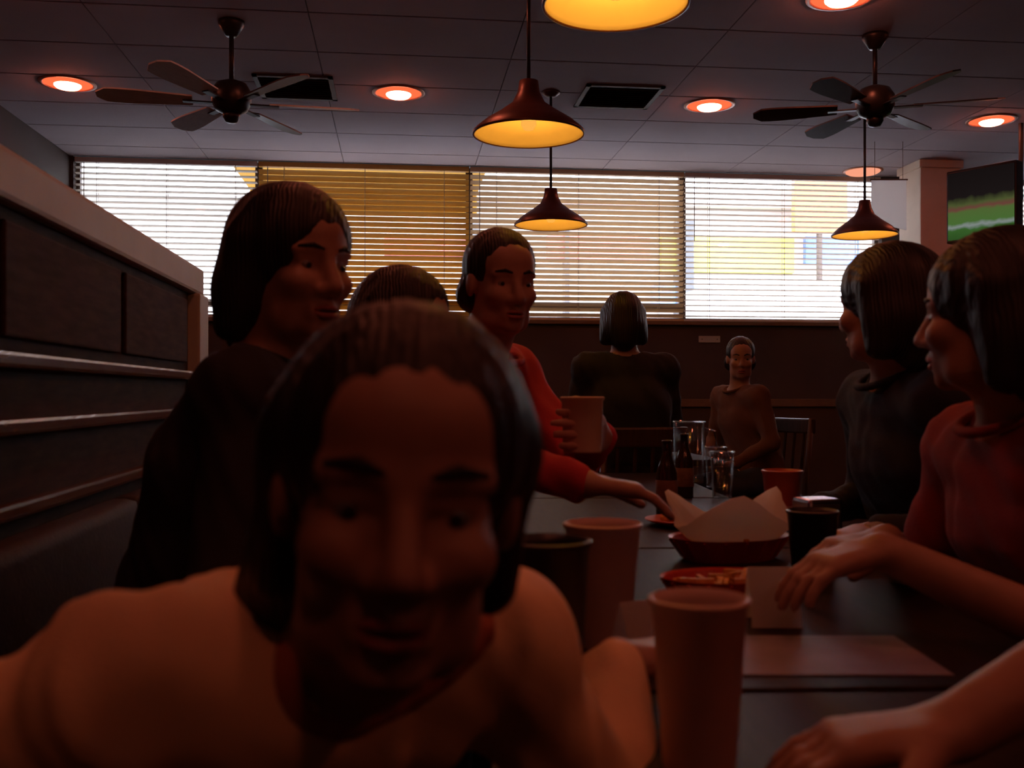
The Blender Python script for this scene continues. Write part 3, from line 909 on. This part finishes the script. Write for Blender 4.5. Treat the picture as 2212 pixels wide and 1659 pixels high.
def person(label, pelvis, face, neck, head, hrot, shirt, pants, wrists=(None, None), style='short', s=1.0,
           h=0.007, sh_face=None, hs=1.0, sleeve='long', poles=None, arm=(0.285, 0.255), seat=0.50, skin=None, folds=0.0045, vneck=False, band=None):
    pelvis, neck, head = np.array(pelvis, float), np.array(neck, float), np.array(head, float)
    fw = unit((math.cos(face), math.sin(face), 0)); rt = np.array((fw[1], -fw[0], 0))
    sf = face if sh_face is None else sh_face
    sfw = unit((math.cos(sf), math.sin(sf), 0)); srt = np.array((sfw[1], -sfw[0], 0))
    R = rotm(*hrot)
    up = unit(neck - pelvis)
    chest = pelvis + (neck - pelvis) * 0.66
    sh = [neck - up * 0.05 * s + srt * q * 0.165 * s for q in (-1, 1)]     # left, right
    skull = head + R @ np.array((0, 0.022, -0.07)) * hs
    arms = []
    for i, q in enumerate((-1, 1)):
        wt = wrists[i]
        if wt is None:
            W = pelvis + fw * 0.30 * s + rt * q * 0.13 * s + np.array((0, 0, 0.085 * s)); f_ = fw - rt * q * 0.35; n_ = (0, 0, -1); cu = 0.25
        else:
            W, f_, n_, cu = wt
        pole = (np.array((0, 0, -1)) + srt * q * 0.55 - sfw * 0.25) if poles is None or poles[i] is None else poles[i]
        el, W2 = ik(sh[i], W, arm[0] * s, arm[1] * s, pole)
        arms.append((sh[i], el, W2, f_, n_, cu))
    hips = [pelvis + rt * q * 0.085 * s - np.array((0, 0, 0.01)) for q in (-1, 1)]
    knees = [np.array((*(hp + fw * 0.40 * s + rt * q * 0.02)[:2], seat + 0.045)) for hp, q in zip(hips, (-1, 1))]
    ank = [np.array((*(kn - fw * 0.03)[:2], 0.09)) for kn in knees]
    toes = [a_ + fw * 0.15 * s - np.array((0, 0, 0.045)) for a_ in ank]
    allp = [pelvis, neck, head, *hips, *knees, *ank, *toes, *[x for a_ in arms for x in a_[:3]], *[a_[2] + unit(a_[3]) * 0.2 for a_ in arms]]
    lo = np.min(allp, 0) - 0.15; hi = np.max(allp, 0) + 0.16
    lo[2] = max(lo[2], 0.0); hi[2] = max(hi[2], head[2] + 0.15)
    def torso(Fd, o):
        for q in (-1, 0, 1):
            Fd.cap(pelvis + rt * q * 0.075 * s, chest + srt * q * 0.07 * s, 0.105 * s + o, 0.10 * s + o, 0.06)
            Fd.cap(chest + srt * q * 0.07 * s, neck - up * 0.09 * s + srt * q * 0.07 * s, 0.10 * s + o, 0.075 * s + o, 0.06)
        Fd.cap(sh[0], sh[1], 0.056 * s + o, 0.056 * s + o, 0.05)
        Fd.cap(neck - up * 0.05, sh[0], 0.05 * s + o, 0.05 * s + o, 0.05)
        Fd.cap(neck - up * 0.05, sh[1], 0.05 * s + o, 0.05 * s + o, 0.05)
    def limbs(Fd, o, fore=1.0):
        for a_ in arms:
            Fd.cap(a_[0], a_[1], 0.050 * s + o, 0.040 * s + o, 0.03)
            Fd.cap(a_[1], a_[1] + (a_[2] - a_[1]) * fore, 0.039 * s + o, (0.039 - 0.013 * fore) * s + o, 0.02)
    def legs(Fd, o):
        for hp, kn, an in zip(hips, knees, ank):
            Fd.cap(hp, kn, 0.085 * s + o, 0.058 * s + o, 0.05)
            Fd.cap(kn, an, 0.056 * s + o, 0.040 * s + o, 0.03)
    Fd = Field(lo, hi, h)
    torso(Fd, -0.004); limbs(Fd, 0.0); legs(Fd, -0.004)
    for an, to in zip(ank, toes):
        Fd.cap(an - fw * 0.03 - np.array((0, 0, 0.04)), to, 0.04, 0.036, 0.02)
    Fd.cap(neck - up * 0.03, skull, 0.060 * s, 0.058 * hs, 0.035)
    head_prims(Fd, head, R, hs)
    for i, a_ in enumerate(arms):
        hand_prims(Fd, a_[2], a_[3], a_[4], a_[5], (-1, 1)[i], s)
    me = Fd.mesh('person')
    body = tag(add_mesh('person', me, skin or M['skin']), label, 'person', 'people seated in the dim restaurant')
    # clothing
    hh = max(h, 0.006)
    Fd = Field(lo, hi, hh)
    torso(Fd, 0.009)
    limbs(Fd, 0.009, 0.93 if sleeve == 'long' else 0.02)
    Fd.wrinkle(folds, 46.0)
    Fd.wrinkle(0.0022, 97.0)
    Fd.cap(neck + up * 0.035 - 0.0 * sfw, neck + up * 0.25, 0.068 * s, 0.10 * s, 0.01, 'sub')
    Fd.cap(neck + up * 0.03 + sfw * 0.045, neck + up * 0.14 + sfw * 0.09, 0.050 * s, 0.09 * s, 0.01, 'sub')
    if vneck:
        Fd.cap(neck - up * 0.075 + sfw * 0.085, neck + up * 0.10 + sfw * 0.06, 0.022 * s, 0.105 * s, 0.006, 'sub')
    shirt_o = add_mesh('shirt', Fd.mesh('shirt'), shirt, body)
    # neckband: a knitted ring that follows the neckline, dipping at the front
    Fd = Field(neck - 0.16, neck + 0.16, min(h, 0.005))
    nb_ = 28
    dip, lat_, frt = (0.105, 0.086, 0.082) if vneck else (0.030, 0.074, 0.070)
    ring_ = [neck + up * (0.012 - dip * max(0, math.cos(t_)) ** (1.6 if vneck else 1)) * s + sfw * (0.022 + frt * math.cos(t_)) * s + srt * lat_ * math.sin(t_) * s
             for t_ in [2 * math.pi * i_ / nb_ for i_ in range(nb_)]]
    for i_ in range(nb_):
        Fd.cap(ring_[i_], ring_[(i_ + 1) % nb_], (0.011 if vneck else 0.0085) * s, (0.011 if vneck else 0.0085) * s, 0.004)
    add_mesh('neckband', Fd.mesh('neckband'), band or shirt, shirt_o)
    Fd = Field(lo, np.array((hi[0], hi[1], pelvis[2] + 0.35)), max(h, 0.010))
    legs(Fd, 0.008)
    Fd.cap(pelvis - rt * 0.07, pelvis + rt * 0.07, 0.112 * s, 0.112 * s, 0.04)
    Fd.wrinkle(0.003, 40.0)
    add_mesh('trousers', Fd.mesh('trousers'), pants, body)
    for an, to in zip(ank, toes):
        Fd = Field(np.minimum(an, to) - 0.1, np.maximum(an, to) + 0.08, 0.009)
        Fd.cap(an - fw * 0.035 - np.array((0, 0, 0.03)), to, 0.052, 0.046, 0.02)
        Fd.F = np.maximum(Fd.F, (0.002 - Fd.ax[2])[None, None, :].astype(np.float32))
        add_mesh('shoe', Fd.mesh('shoe'), M['vinyl'], body)
    Fd = hair_field(head, R, hs, style, min(h, 0.006))
    add_mesh('hair', Fd.mesh('hair'), M['hair'], body)
    for q in (-1, 1):
        ec = head + R @ (np.array((q * 0.032, -0.0655, -0.001)) * hs)
        bm = bmesh.new()
        bmesh.ops.create_uvsphere(bm, u_segments=16, v_segments=10, radius=0.0122 * hs)
        e = obj('eye', bm, M['eye'], body, loc=ec, smooth=True)
        bm = bmesh.new()
        bmesh.ops.create_uvsphere(bm, u_segments=12, v_segments=8, radius=0.0062 * hs)
        io = obj('iris', bm, M['iris'], e, smooth=True)
        brow = [head + R @ (np.array(p_) * hs) for p_ in ((q * 0.013, -0.0865, 0.023), (q * 0.030, -0.0835, 0.029), (q * 0.050, -0.0705, 0.025))]
        obj('eyebrow', tube(bmesh.new(), [Vector(b_) for b_ in brow], [0.0035 * hs, 0.0042 * hs, 0.0025 * hs], 8), M['hair'], body, smooth=True)
        io.location = Vector(R @ (np.array((0, -0.0078, -0.001)) * hs))
    for z_, rr, ym in ((-0.0655, 0.0042, -0.0935), (-0.0775, 0.0052, -0.0905)):
        lp = [head + R @ (np.array(p_) * hs) for p_ in ((-0.024, -0.077, -0.0705), (-0.012, ym + 0.005, z_), (0, ym, z_), (0.012, ym + 0.005, z_), (0.024, -0.077, -0.0705))]
        obj('lip', tube(bmesh.new(), [Vector(b_) for b_ in lp], [0.002 * hs, rr * hs, rr * hs, rr * hs, 0.002 * hs], 8), M['lips'], body, smooth=True)
    return body

V3 = lambda v: np.array(v, float)
# colours of the clothes
CL = {k_: cloth(k_ + '_cloth', c_) for k_, c_ in dict(peach=(0.90, 0.66, 0.40), rust=(0.42, 0.13, 0.07), black=(0.02, 0.02, 0.024),
      red=(0.50, 0.04, 0.06), navy=(0.018, 0.022, 0.034), brown=(0.16, 0.08, 0.05), denim=(0.05, 0.06, 0.09), maroon=(0.30, 0.04, 0.03), grey=(0.09, 0.085, 0.085)).items()}
DN = CL['denim']
EAST, WEST, SOUTH = 0.0, math.pi, -math.pi / 2

# the one leaning in to the camera
hA = P(862, 1066, 0.66)
person('person in a pale orange-lit top with dark hair leaning close to the camera',
       pelvis=(-0.36, 1.02, 0.60), face=math.radians(-12), sh_face=math.radians(-68),
       neck=V3(P(800, 1375, 0.78)), head=V3(hA), hrot=(2, 3, 5.5), shirt=CL['peach'], pants=DN, style='tied', s=0.92, hs=0.98, h=0.0048,
       wrists=((V3(P(1330, 1425, 1.08)), (0.85, 0.5, -0.05), (0, 0, -1), 0.45), (V3((-0.34, 0.70, 0.66)), (0.3, -0.5, -0.4), (0, 0, -1), 0.3)),
       poles=((0.3, -0.2, -0.9), (-0.6, -0.1, -0.6)), arm=(0.235, 0.215), folds=0.0055, vneck=True, band=CL['rust'])
# the large dark head behind
hB = P(640, 575, 1.75)
person('person with the largest dark head, in front of the honey coloured blind',
       pelvis=(-0.40, 1.86, 0.61), face=EAST, neck=V3(hB) + V3((-0.06, 0.03, -0.175)), head=V3(hB), hrot=(42, 4, 0), shirt=CL['black'], pants=DN,
       style='bob', s=1.06, hs=1.10, h=0.0065)
# the low head between the two dark heads
hE = P(880, 705, 2.15)
person('person with a low dark head between the two taller heads before the blinds',
       pelvis=(-0.38, 2.32, 0.61), face=EAST, neck=V3(hE) + V3((-0.05, 0.03, -0.17)), head=V3(hE), hrot=(52, 6, 6), shirt=CL['brown'], pants=DN,
       style='bob', s=0.98, hs=0.98, h=0.008)
# red shirt, holding a cup
hC = P(1085, 612, 2.42)
cupC = P(1258, 918, 2.12)
person('person in a red shirt holding a beige paper cup, before the tan blind',
       pelvis=(-0.26, 2.80, 0.61), face=math.radians(-8), sh_face=math.radians(-40), neck=V3(hC) + V3((-0.04, 0.05, -0.18)), head=V3(hC), hrot=(18, 6, 0), shirt=CL['red'], pants=DN,
       style='short', s=1.12, hs=1.02, h=0.0065,
       wrists=((V3(cupC) + V3((0.055, 0.085, -0.03)), (-0.35, -0.85, 0.15), (-0.9, 0.35, 0.0), 0.75), (V3(P(1265, 1045, 1.95)), (0.93, -0.1, -0.12), (0, 0, -1), 0.4)),
       poles=((0.4, 0.2, -0.8), (-0.35, -0.6, -0.45)))
# far table: one diner with the back turned, one facing the room
hF = P(1345, 692, 4.75)
person('small dark-haired person with the back turned, far down the room',
       pelvis=(hF.x + 0.02, hF.y - 0.10, 0.61), face=math.pi / 2, neck=V3(hF) + V3((0, -0.05, -0.18)), head=V3(hF), hrot=(172, 4, 0), shirt=CL['black'], pants=DN, style='bob', s=1.1, hs=1.0, h=0.010,
       wrists=((V3((hF.x - 0.16, hF.y + 0.26, 0.80)), (0.5, 0.7, 0), (0, 0, -1), 0.3), (V3((hF.x + 0.16, hF.y + 0.26, 0.80)), (-0.5, 0.7, 0), (0, 0, -1), 0.3)))
chair(Vector((hF.x + 0.02, hF.y - 0.10, 0)), math.pi / 2, 'dark wooden chair under the person with the back turned')
hJ = P(1600, 775, 5.9)
person('person with a reddish face seated far back under the bright window',
       pelvis=(hJ.x + 0.14, hJ.y + 0.06, 0.61), face=math.radians(-160), neck=V3(hJ) + V3((0, 0.05, -0.18)), head=V3(hJ), hrot=(-15, 4, 0), shirt=CL['brown'], pants=DN, style='short', s=0.98, hs=1.0, h=0.010)
chair(Vector((hJ.x + 0.14, hJ.y + 0.06, 0)), math.radians(-160), 'dark wooden chair far back under the bright window')
# dark jacket on the right
hG = P(1908, 660, 2.35)
person('person in a dark jacket on the right, looking away, beside the bright blind',
       pelvis=(hG.x + 0.22, hG.y + 0.06, 0.61), face=WEST, neck=V3(hG) + V3((0.05, 0.02, -0.175)), head=V3(hG), hrot=(-152, 4, 0), shirt=CL['navy'], pants=DN, style='bob', s=1.08, hs=1.08, h=0.0075,
       wrists=((V3((1.02, 2.04, 0.80)), (-0.8, -0.3, -0.05), (0, 0, -1), 0.3), (V3((1.04, 2.42, 0.80)), (-0.9, 0, -0.05), (0, 0, -1), 0.3)))
chair(Vector((hG.x + 0.22, hG.y + 0.06, 0)), WEST, 'dark wooden chair under the person in the dark jacket')
# right edge, profile towards the table
hH = P(2135, 680, 1.62)
person('person with dark hair at the right edge, in a maroon top, forearms on the table',
       pelvis=(hH.x + 0.25, hH.y + 0.03, 0.61), face=WEST, neck=V3(hH) + V3((0.065, 0.02, -0.175)), head=V3(hH), hrot=(-138, 2, 0), shirt=CL['maroon'], pants=DN, style='bob', s=1.05, hs=1.04, h=0.0062, sleeve='short',
       wrists=((V3(P(1905, 1190, 1.42)), (-0.9, -0.15, -0.15), (0, 0, -1), 0.45), (V3(P(1915, 1165, 1.72)), (-0.95, -0.15, -0.1), (0, 0, -1), 0.5)),
       poles=((0.2, -0.5, -0.7), (0.2, 0.5, -0.7)))
chair(Vector((hH.x + 0.25, hH.y + 0.03, 0)), WEST, 'dark wooden chair under the person in the maroon top')
# nearest person on the right: only an arm is in the picture
hI = Vector((0.92, 0.72, 1.25))
person('person at the lower right corner, only a bare forearm and hand on the table visible',
       pelvis=(1.16, 0.80, 0.61), face=WEST, neck=V3(hI) + V3((0.07, 0.02, -0.18)), head=V3(hI), hrot=(-95, 4, 0), shirt=CL['grey'], pants=DN, style='short', s=1.08, hs=1.0, h=0.0062, sleeve='short',
       wrists=((V3((0.72, 0.56, 0.79)), (-0.9, -0.1, -0.1), (0, 0, -1), 0.3), (V3(P(2040, 1590, 0.86)), (-0.95, 0.12, -0.12), (0, 0, -1), 0.4)),
       poles=(None, (0.2, 0.5, -0.6)))
chair(Vector((1.16, 0.80, 0)), WEST, 'dark wooden chair outside the right edge of the picture')

# ---------------------------------------------------------------- things on the table
def PT(px, py):
    return PZ(px, py, TABLE_Z)
def cup(name, pos, rt_, rb, hgt, m, label, drink=None, cat='cup', lip=0.0025, group='cups on the long table', lid=None):
    pr = [(0, 0), (rb, 0), (rb + 0.001, 0.004), (rt_, hgt - 0.006), (rt_ + lip, hgt - 0.004), (rt_ + lip, hgt), (rt_ - 0.001, hgt),
          (rt_ - 0.003, hgt - 0.008), (rb - 0.002, 0.006), (0, 0.006)]
    o = obj(name, lathe(pr, 40), m, None, pos, smooth=True)
    tag(o, label, cat, group)
    if drink is not None:
        f = drink
        r1 = rb + (rt_ - rb) * f - 0.0035
        obj('drink', lathe([(0, 0.007), (rb - 0.003, 0.007), (r1, hgt * f), (0, hgt * f)], 32), M['drink'], o, smooth=False)
    rim = lathe([(rt_ - 0.001, hgt - 0.001), (rt_ + lip, hgt - 0.003), (rt_ + lip + 0.0012, hgt + 0.0005), (rt_, hgt + 0.0025), (rt_ - 0.001, hgt - 0.001)], 40)
    obj('rim', rim, m, o, smooth=True)
    return o
cup('plastic_tumbler', PT(1510, 1660), 0.044, 0.033, 0.158, M['tumbler'], 'pinkish plastic tumbler of dark drink nearest the camera', drink=0.72)
cup('plastic_tumbler', PT(1302, 1392), 0.052, 0.036, 0.168, M['tumbler'], 'pinkish plastic tumbler behind the nearest one, beside the reaching arm', drink=0.5)
cup('black_tumbler', Vector((0.165, 1.10, TABLE_Z)), 0.047, 0.036, 0.185, M['black_cup'], 'black tumbler beside the cheek of the person leaning in')
cup('black_tumbler', PT(1755, 1236), 0.048, 0.038, 0.120, M['black_cup'], 'black tumbler in the middle of the table left of the forearms')
cup('paper_cup', Vector(cupC) - Vector((0, 0, 0.058)), 0.044, 0.040, 0.116, M['paper_cup'], 'beige paper cup held up by the person in red', group='held cups')
cup('red_tumbler', PT(1690, 1142), 0.050, 0.037, 0.15, M['red_cup'], 'red plastic tumbler behind the red basket')
cup('water_glass', PT(1560, 1075), 0.040, 0.032, 0.155, M['clear'], 'clear water glass far along the table, left of the red tumbler', cat='glass')
cup('water_glass', PT(1545, 1052), 0.040, 0.032, 0.150, M['clear'], 'clear water glass farthest along the table', cat='glass')
pit = cup('water_pitcher', PT(1488, 1042), 0.062, 0.058, 0.24, M['clear'], 'clear water pitcher far along the table', cat='pitcher', lip=0.004, group='pitchers')
obj('handle', tube(bmesh.new(), [(0.058, 0, 0.21), (0.105, 0, 0.20), (0.115, 0, 0.13), (0.095, 0, 0.06), (0.056, 0, 0.05)], 0.008, 10), M['clear'], pit, smooth=True)

def bottle(pos, hgt, label):
    r = 0.030
    o = obj('beer_bottle', lathe([(0, 0), (r, 0), (r + 0.001, 0.006), (r, hgt * 0.56), (r * 0.75, hgt * 0.68), (0.014, hgt * 0.80), (0.0125, hgt * 0.97), (0.0145, hgt * 0.975), (0.0145, hgt), (0.010, hgt), (0.009, hgt * 0.8), (0, hgt * 0.8)], 32), M['bottle'], None, pos, smooth=True)
    tag(o, label, 'bottle', 'bottles on the long table')
    obj('label_band', lathe([(r + 0.0012, hgt * 0.18), (r + 0.0018, hgt * 0.19), (r + 0.0018, hgt * 0.46), (r + 0.0012, hgt * 0.47)], 32), M['bottle_label'], o, smooth=True)
    return o
bottle(PT(1440, 1112), 0.215, 'dark brown bottle standing left of the water glasses')
bottle(PT(1478, 1075), 0.215, 'dark brown bottle farther along the table, behind the first bottle')

def basket(pos, rz, L_, W_, hgt, m, label):
    o = tag(empty('food_basket', pos, rz), label, 'basket', 'food baskets')
    bm = bmesh.new()
    n = 36
    def ringv(sx, sy, z, r): return [bm.verts.new((sx * math.cos(2 * math.pi * i / n) * r, sy * math.sin(2 * math.pi * i / n) * r, z)) for i in range(n)]
    rg = [ringv(L_ / 2, W_ / 2, 0, 0.78), ringv(L_ / 2, W_ / 2, hgt, 1.0), ringv(L_ / 2, W_ / 2, hgt + 0.004, 1.03), ringv(L_ / 2, W_ / 2, hgt, 0.97), ringv(L_ / 2, W_ / 2, 0.004, 0.75)]
    for a, b in zip(rg, rg[1:]):
        for i in range(n): bm.faces.new((a[i], a[(i + 1) % n], b[(i + 1) % n], b[i]))
    bm.faces.new(list(reversed(rg[0]))); bm.faces.new(rg[-1])
    obj('basket_shell', bm, m, o, smooth=False)
    # ribs around the side
    rb_ = None
    for i in range(18):
        a = 2 * math.pi * i / 18
        pts = [(L_ / 2 * 0.79 * math.cos(a), W_ / 2 * 0.79 * math.sin(a), 0.006), (L_ / 2 * 1.005 * math.cos(a), W_ / 2 * 1.005 * math.sin(a), hgt)]
        obj('rib', tube(bmesh.new(), pts, 0.0035, 5), m, o)
    return o
def paper_liner(parent_pos, rz, L_, W_, hgt, label, lift=0.0):
    bm = bmesh.new()
    n, k_ = 28, 7
    grid = []
    for j in range(k_ + 1):
        t = j / k_
        row = []
        for i in range(n):
            a = 2 * math.pi * i / n
            r = 0.70 * t + (0.30 + 0.25 * abs(math.sin(2 * a + 0.4))) * max(0, t - 0.6) / 0.4 * 0.9
            z = 0.012 + (hgt + lift * (0.5 + 0.5 * math.sin(3 * a + 1))) * max(0, (t - 0.55) / 0.45) ** 1.3 + random.uniform(-0.003, 0.003)
            row.append(bm.verts.new((L_ / 2 * r * math.cos(a), W_ / 2 * r * math.sin(a), z)))
        grid.append(row)
    for a, b in zip(grid, grid[1:]):
        for i in range(n):
            bm.faces.new((a[i], a[(i + 1) % n], b[(i + 1) % n], b[i]))
    bmesh.ops.remove_doubles(bm, verts=bm.verts, dist=1e-5)
    bmesh.ops.solidify(bm, geom=bm.faces[:], thickness=0.001)
    o = obj('paper_liner', bm, M['napkin'], None, parent_pos, smooth=True, rot=(0, 0, rz))
    return tag(o, label, 'paper', 'white papers on the table')
def fries(pos, n, spread, label):
    for i in range(n):
        a, r = random.uniform(0, 6.28), spread * math.sqrt(random.random())
        L_ = random.uniform(0.045, 0.075)
        bm = box(bmesh.new(), -L_ / 2, L_ / 2, -0.0045, 0.0045, -0.0045, 0.0045, bev=0.001)
        o = obj('french_fry', bm, M['fries'], None, (pos.x + r * math.cos(a), pos.y + r * math.sin(a), pos.z + 0.010 + 0.004 * (i % 6) + random.uniform(0, 0.004)),
                rot=(0, random.uniform(-0.3, 0.3), random.uniform(0, 3.1)))
        tag(o, label, 'fries', 'fries in ' + label.split(' in ')[-1])
pb = PT(1575, 1205)
basket(pb, 0.3, 0.27, 0.19, 0.045, M['basket'], 'red oval food basket lined with white paper in the middle of the table')
paper_liner(pb, 0.3, 0.26, 0.19, 0.06, 'crumpled white paper liner standing up in the farther red basket', lift=0.07)
fries(pb + Vector((0, 0, 0.012)), 14, 0.06, 'orange french fry in the farther red basket')
pb2 = PT(1560, 1296)
basket(pb2, 0.1, 0.21, 0.15, 0.038, M['basket'], 'red oval food basket directly behind the nearest tumbler')
fries(pb2 + Vector((0, 0, 0.008)), 22, 0.055, 'orange french fry in the nearer red basket')

def tent(pos, rz, w_, hgt, label):
    o = tag(empty('table_tent_card', pos, rz), label, 'card', 'white cards on the table')
    for q in (-1, 1):
        bm = bmesh.new()
        a = [(-w_ / 2, q * 0.035, 0), (w_ / 2, q * 0.035, 0), (w_ / 2, 0.0005 * q, hgt), (-w_ / 2, 0.0005 * q, hgt)]
        vs = [bm.verts.new(p) for p in a]
        f = bm.faces.new(vs)
        bmesh.ops.solidify(bm, geom=[f], thickness=0.0012)
        obj('card_face', bm, M['card'], o)
    return o
tent(PT(1668, 1345), -0.15, 0.075, 0.085, 'white table tent card right of the nearest tumbler')
tent(PT(1382, 1440), 0.35, 0.06, 0.085, 'white card standing between the two pink tumblers')

sheet = PT(1765, 1415)  # flat sheet standing in for the table top's soft reflection
bm = box(bmesh.new(), -0.14, 0.14, -0.10, 0.10, 0.0, 0.002)
tag(obj('table_reflection', bm, M['laminate'], None, sheet, rot=(0, 0, -0.12)), 'purple-grey sheet painted as a soft reflection on the table right of the tumbler', 'reflection')

# napkin dispenser behind the black tumbler
nd = tag(empty('napkin_dispenser', PT(1765, 1165), 0.15), 'small chrome napkin dispenser behind the black tumbler', 'napkin holder')
obj('casing', B(-0.045, 0.045, -0.04, 0.04, 0, 0.10, bev=0.008), M['chrome'], nd)
obj('face_plate', B(-0.036, 0.036, -0.044, -0.040, 0.012, 0.088, bev=0.002), M['vent'], nd)
obj('napkin_tip', B(-0.02, 0.02, -0.052, -0.042, 0.03, 0.07, bev=0.002), M['napkin'], nd)

# a saucer with a bit of food, and a plate of wings
def plate(pos, r, m, label):
    o = obj('dinner_plate', lathe([(0, 0), (r * 0.6, 0), (r * 0.66, 0.004), (r, 0.016), (r, 0.019), (r * 0.64, 0.008), (r * 0.58, 0.005), (0, 0.005)], 44), m, None, pos, smooth=True)
    return tag(o, label, 'plate', 'plates on the long table')
pl = PT(1475, 1135)
plate(pl, 0.10, M['red_cup'], 'small red plate left of the red basket')
for i in range(4):
    a = i * 1.6
    bm = tube(bmesh.new(), [(-0.03, 0, 0), (-0.01, 0.004, 0.003), (0.012, 0.0, 0.002), (0.032, -0.004, 0)], [0.008, 0.015, 0.012, 0.006], 10)
    o = obj('chicken_wing', bm, M['fries'], None, (pl.x + 0.035 * math.cos(a), pl.y + 0.035 * math.sin(a), pl.z + 0.021), smooth=True, rot=(0, 0, a + 0.6))
    tag(o, 'orange fried chicken wing on the small red plate', 'chicken wing', 'wings on the red plate')
# folded white napkin in the hand of the person at the right edge
nk = P(1925, 1078, 1.75)
bm = bmesh.new()
vs = [[bm.verts.new((-0.06 + 0.12 * i / 8, -0.035 + 0.07 * j / 4, 0.006 * math.sin(i * 1.1 + j))) for j in range(5)] for i in range(9)]
for i in range(8):
    for j in range(4): bm.faces.new((vs[i][j], vs[i + 1][j], vs[i + 1][j + 1], vs[i][j + 1]))
bmesh.ops.solidify(bm, geom=bm.faces[:], thickness=0.004)
tag(obj('paper_napkin', bm, M['napkin'], None, PZ(1925, 1150, TABLE_Z + 0.06), smooth=True, rot=(0.35, 0.2, 0.2)), 'folded white paper napkin lying against the far forearm at right', 'napkin')

# ---------------------------------------------------------------- right side of the room: column, notice, television
cp = P(2008, 500, 8.70)
col = tag(empty('square_column', (cp.x, cp.y, 0)), 'square beige plaster column at the right of the blinds', 'column')
obj('shaft', B(-0.185, 0.185, -0.185, 0.185, 0.1, CEIL - 0.06, bev=0.015), M['column'], col)
obj('capital', B(-0.20, 0.20, -0.20, 0.20, CEIL - 0.07, CEIL - 0.001, bev=0.01), M['column'], col)
obj('plinth', B(-0.20, 0.20, -0.20, 0.20, 0.0, 0.12, bev=0.01), M['panel'], col)
a, b_ = P(1882, 388, 7.9), P(1958, 492, 7.9)
nt_ = tag(empty('hanging_notice', ((a.x + b_.x) / 2, (a.y + b_.y) / 2, b_.z), -YAW), 'blank white paper notice hanging left of the beige column', 'notice')
hw, hh = (b_ - a).xy.length / 2, a.z - b_.z
bm = bmesh.new()
pr = [(-hw, 0.045), (hw, -0.02), (hw, hh), (-hw, hh)]
f1 = [bm.verts.new((x, -0.002, z)) for x, z in pr]; f2 = [bm.verts.new((x, 0.002, z)) for x, z in pr]
bm.faces.new(f1); bm.faces.new(list(reversed(f2)))
for i in range(4): bm.faces.new((f1[i], f1[(i + 1) % 4], f2[(i + 1) % 4], f2[i]))
obj('paper_sheet', bm, M['paper'], nt_)
obj('hanging_rod', tube(bmesh.new(), [(-hw - 0.01, 0, hh), (hw + 0.01, 0, hh)], 0.006, 8), M['frame'], nt_)
for q in (-0.8, 0.8):
    obj('cord', tube(bmesh.new(), [(q * hw, 0, hh), (q * hw, 0, CEIL - b_.z)], 0.002, 5), M['frame'], nt_)

def tv_material():
    m = bpy.data.materials.new('television_picture')
    m.use_nodes = True
    nt = m.node_tree
    nt.nodes.clear()
    o = nt.nodes.new('ShaderNodeOutputMaterial'); e = nt.nodes.new('ShaderNodeEmission')
    tc = nt.nodes.new('ShaderNodeTexCoord')
    sp = nt.nodes.new('ShaderNodeSeparateXYZ')
    nt.links.new(tc.outputs['Generated'], sp.inputs[0])
    r = nt.nodes.new('ShaderNodeValToRGB')
    r.color_ramp.interpolation = 'LINEAR'
    els = r.color_ramp.elements
    els[0].position = 0.0; els[0].color = (0.05, 0.14, 0.03, 1)
    els[1].position = 1.0; els[1].color = (0.015, 0.010, 0.010, 1)
    for pos, c_ in ((0.14, (0.07, 0.20, 0.04)), (0.19, (0.40, 0.46, 0.44)), (0.24, (0.12, 0.26, 0.06)), (0.40, (0.14, 0.24, 0.06)), (0.45, (0.26, 0.09, 0.07)), (0.52, (0.13, 0.16, 0.05)), (0.62, (0.02, 0.014, 0.014))):
        el = els.new(pos); el.color = (*c_, 1)
    n = nt.nodes.new('ShaderNodeTexNoise'); n.inputs['Scale'].default_value = 5
    nt.links.new(tc.outputs['Generated'], n.inputs['Vector'])
    ad = nt.nodes.new('ShaderNodeMath'); ad.operation = 'MULTIPLY_ADD'; ad.inputs[1].default_value = 0.12; ad.inputs[2].default_value = -0.06
    nt.links.new(n.outputs['Fac'], ad.inputs[0])
    a2 = nt.nodes.new('ShaderNodeMath'); a2.operation = 'ADD'
    nt.links.new(sp.outputs['Z'], a2.inputs[0]); nt.links.new(ad.outputs[0], a2.inputs[1])
    nt.links.new(a2.outputs[0], r.inputs['Fac'])
    nt.links.new(r.outputs['Color'], e.inputs['Color'])
    e.inputs['Strength'].default_value = 0.5
    nt.links.new(e.outputs[0], o.inputs['Surface'])
    return m
tvp = P(2118, 432, 7.0)
tv = tag(empty('television', tvp, math.radians(-52) - YAW), 'television with a green playing field, high up right of the column', 'television')
obj('casing', B(-0.25, 0.25, 0.0, 0.10, -0.28, 0.24, bev=0.01), M['tv'], tv)
obj('screen', B(-0.235, 0.235, -0.006, 0.001, -0.26, 0.22), tv_material(), tv)
obj('back_shell', B(-0.19, 0.19, 0.10, 0.16, -0.18, 0.16, bev=0.02), M['tv'], tv)
obj('ceiling_bracket', tube(bmesh.new(), [(0, 0.13, 0.05), (0, 0.58, 0.05), (0, 0.60, 0.08), (0, 0.60, CEIL - tvp.z)], 0.018, 12), M['tv'], tv)
# small white plate on the wall under the sill
wp = PY(1532, 733, WALL_Y)
wl = tag(empty('wall_plate', (wp.x, WALL_Y, wp.z)), 'small white plate on the wall under the bright window', 'wall plate')
obj('plate_face', B(-0.10, 0.10, -0.012, 0, -0.03, 0.03, bev=0.004), M['card'], wl)
for q in (-0.07, 0.07):
    obj('screw', tube(bmesh.new(), [(q, -0.015, 0), (q, -0.011, 0)], 0.005, 8), M['chrome'], wl)
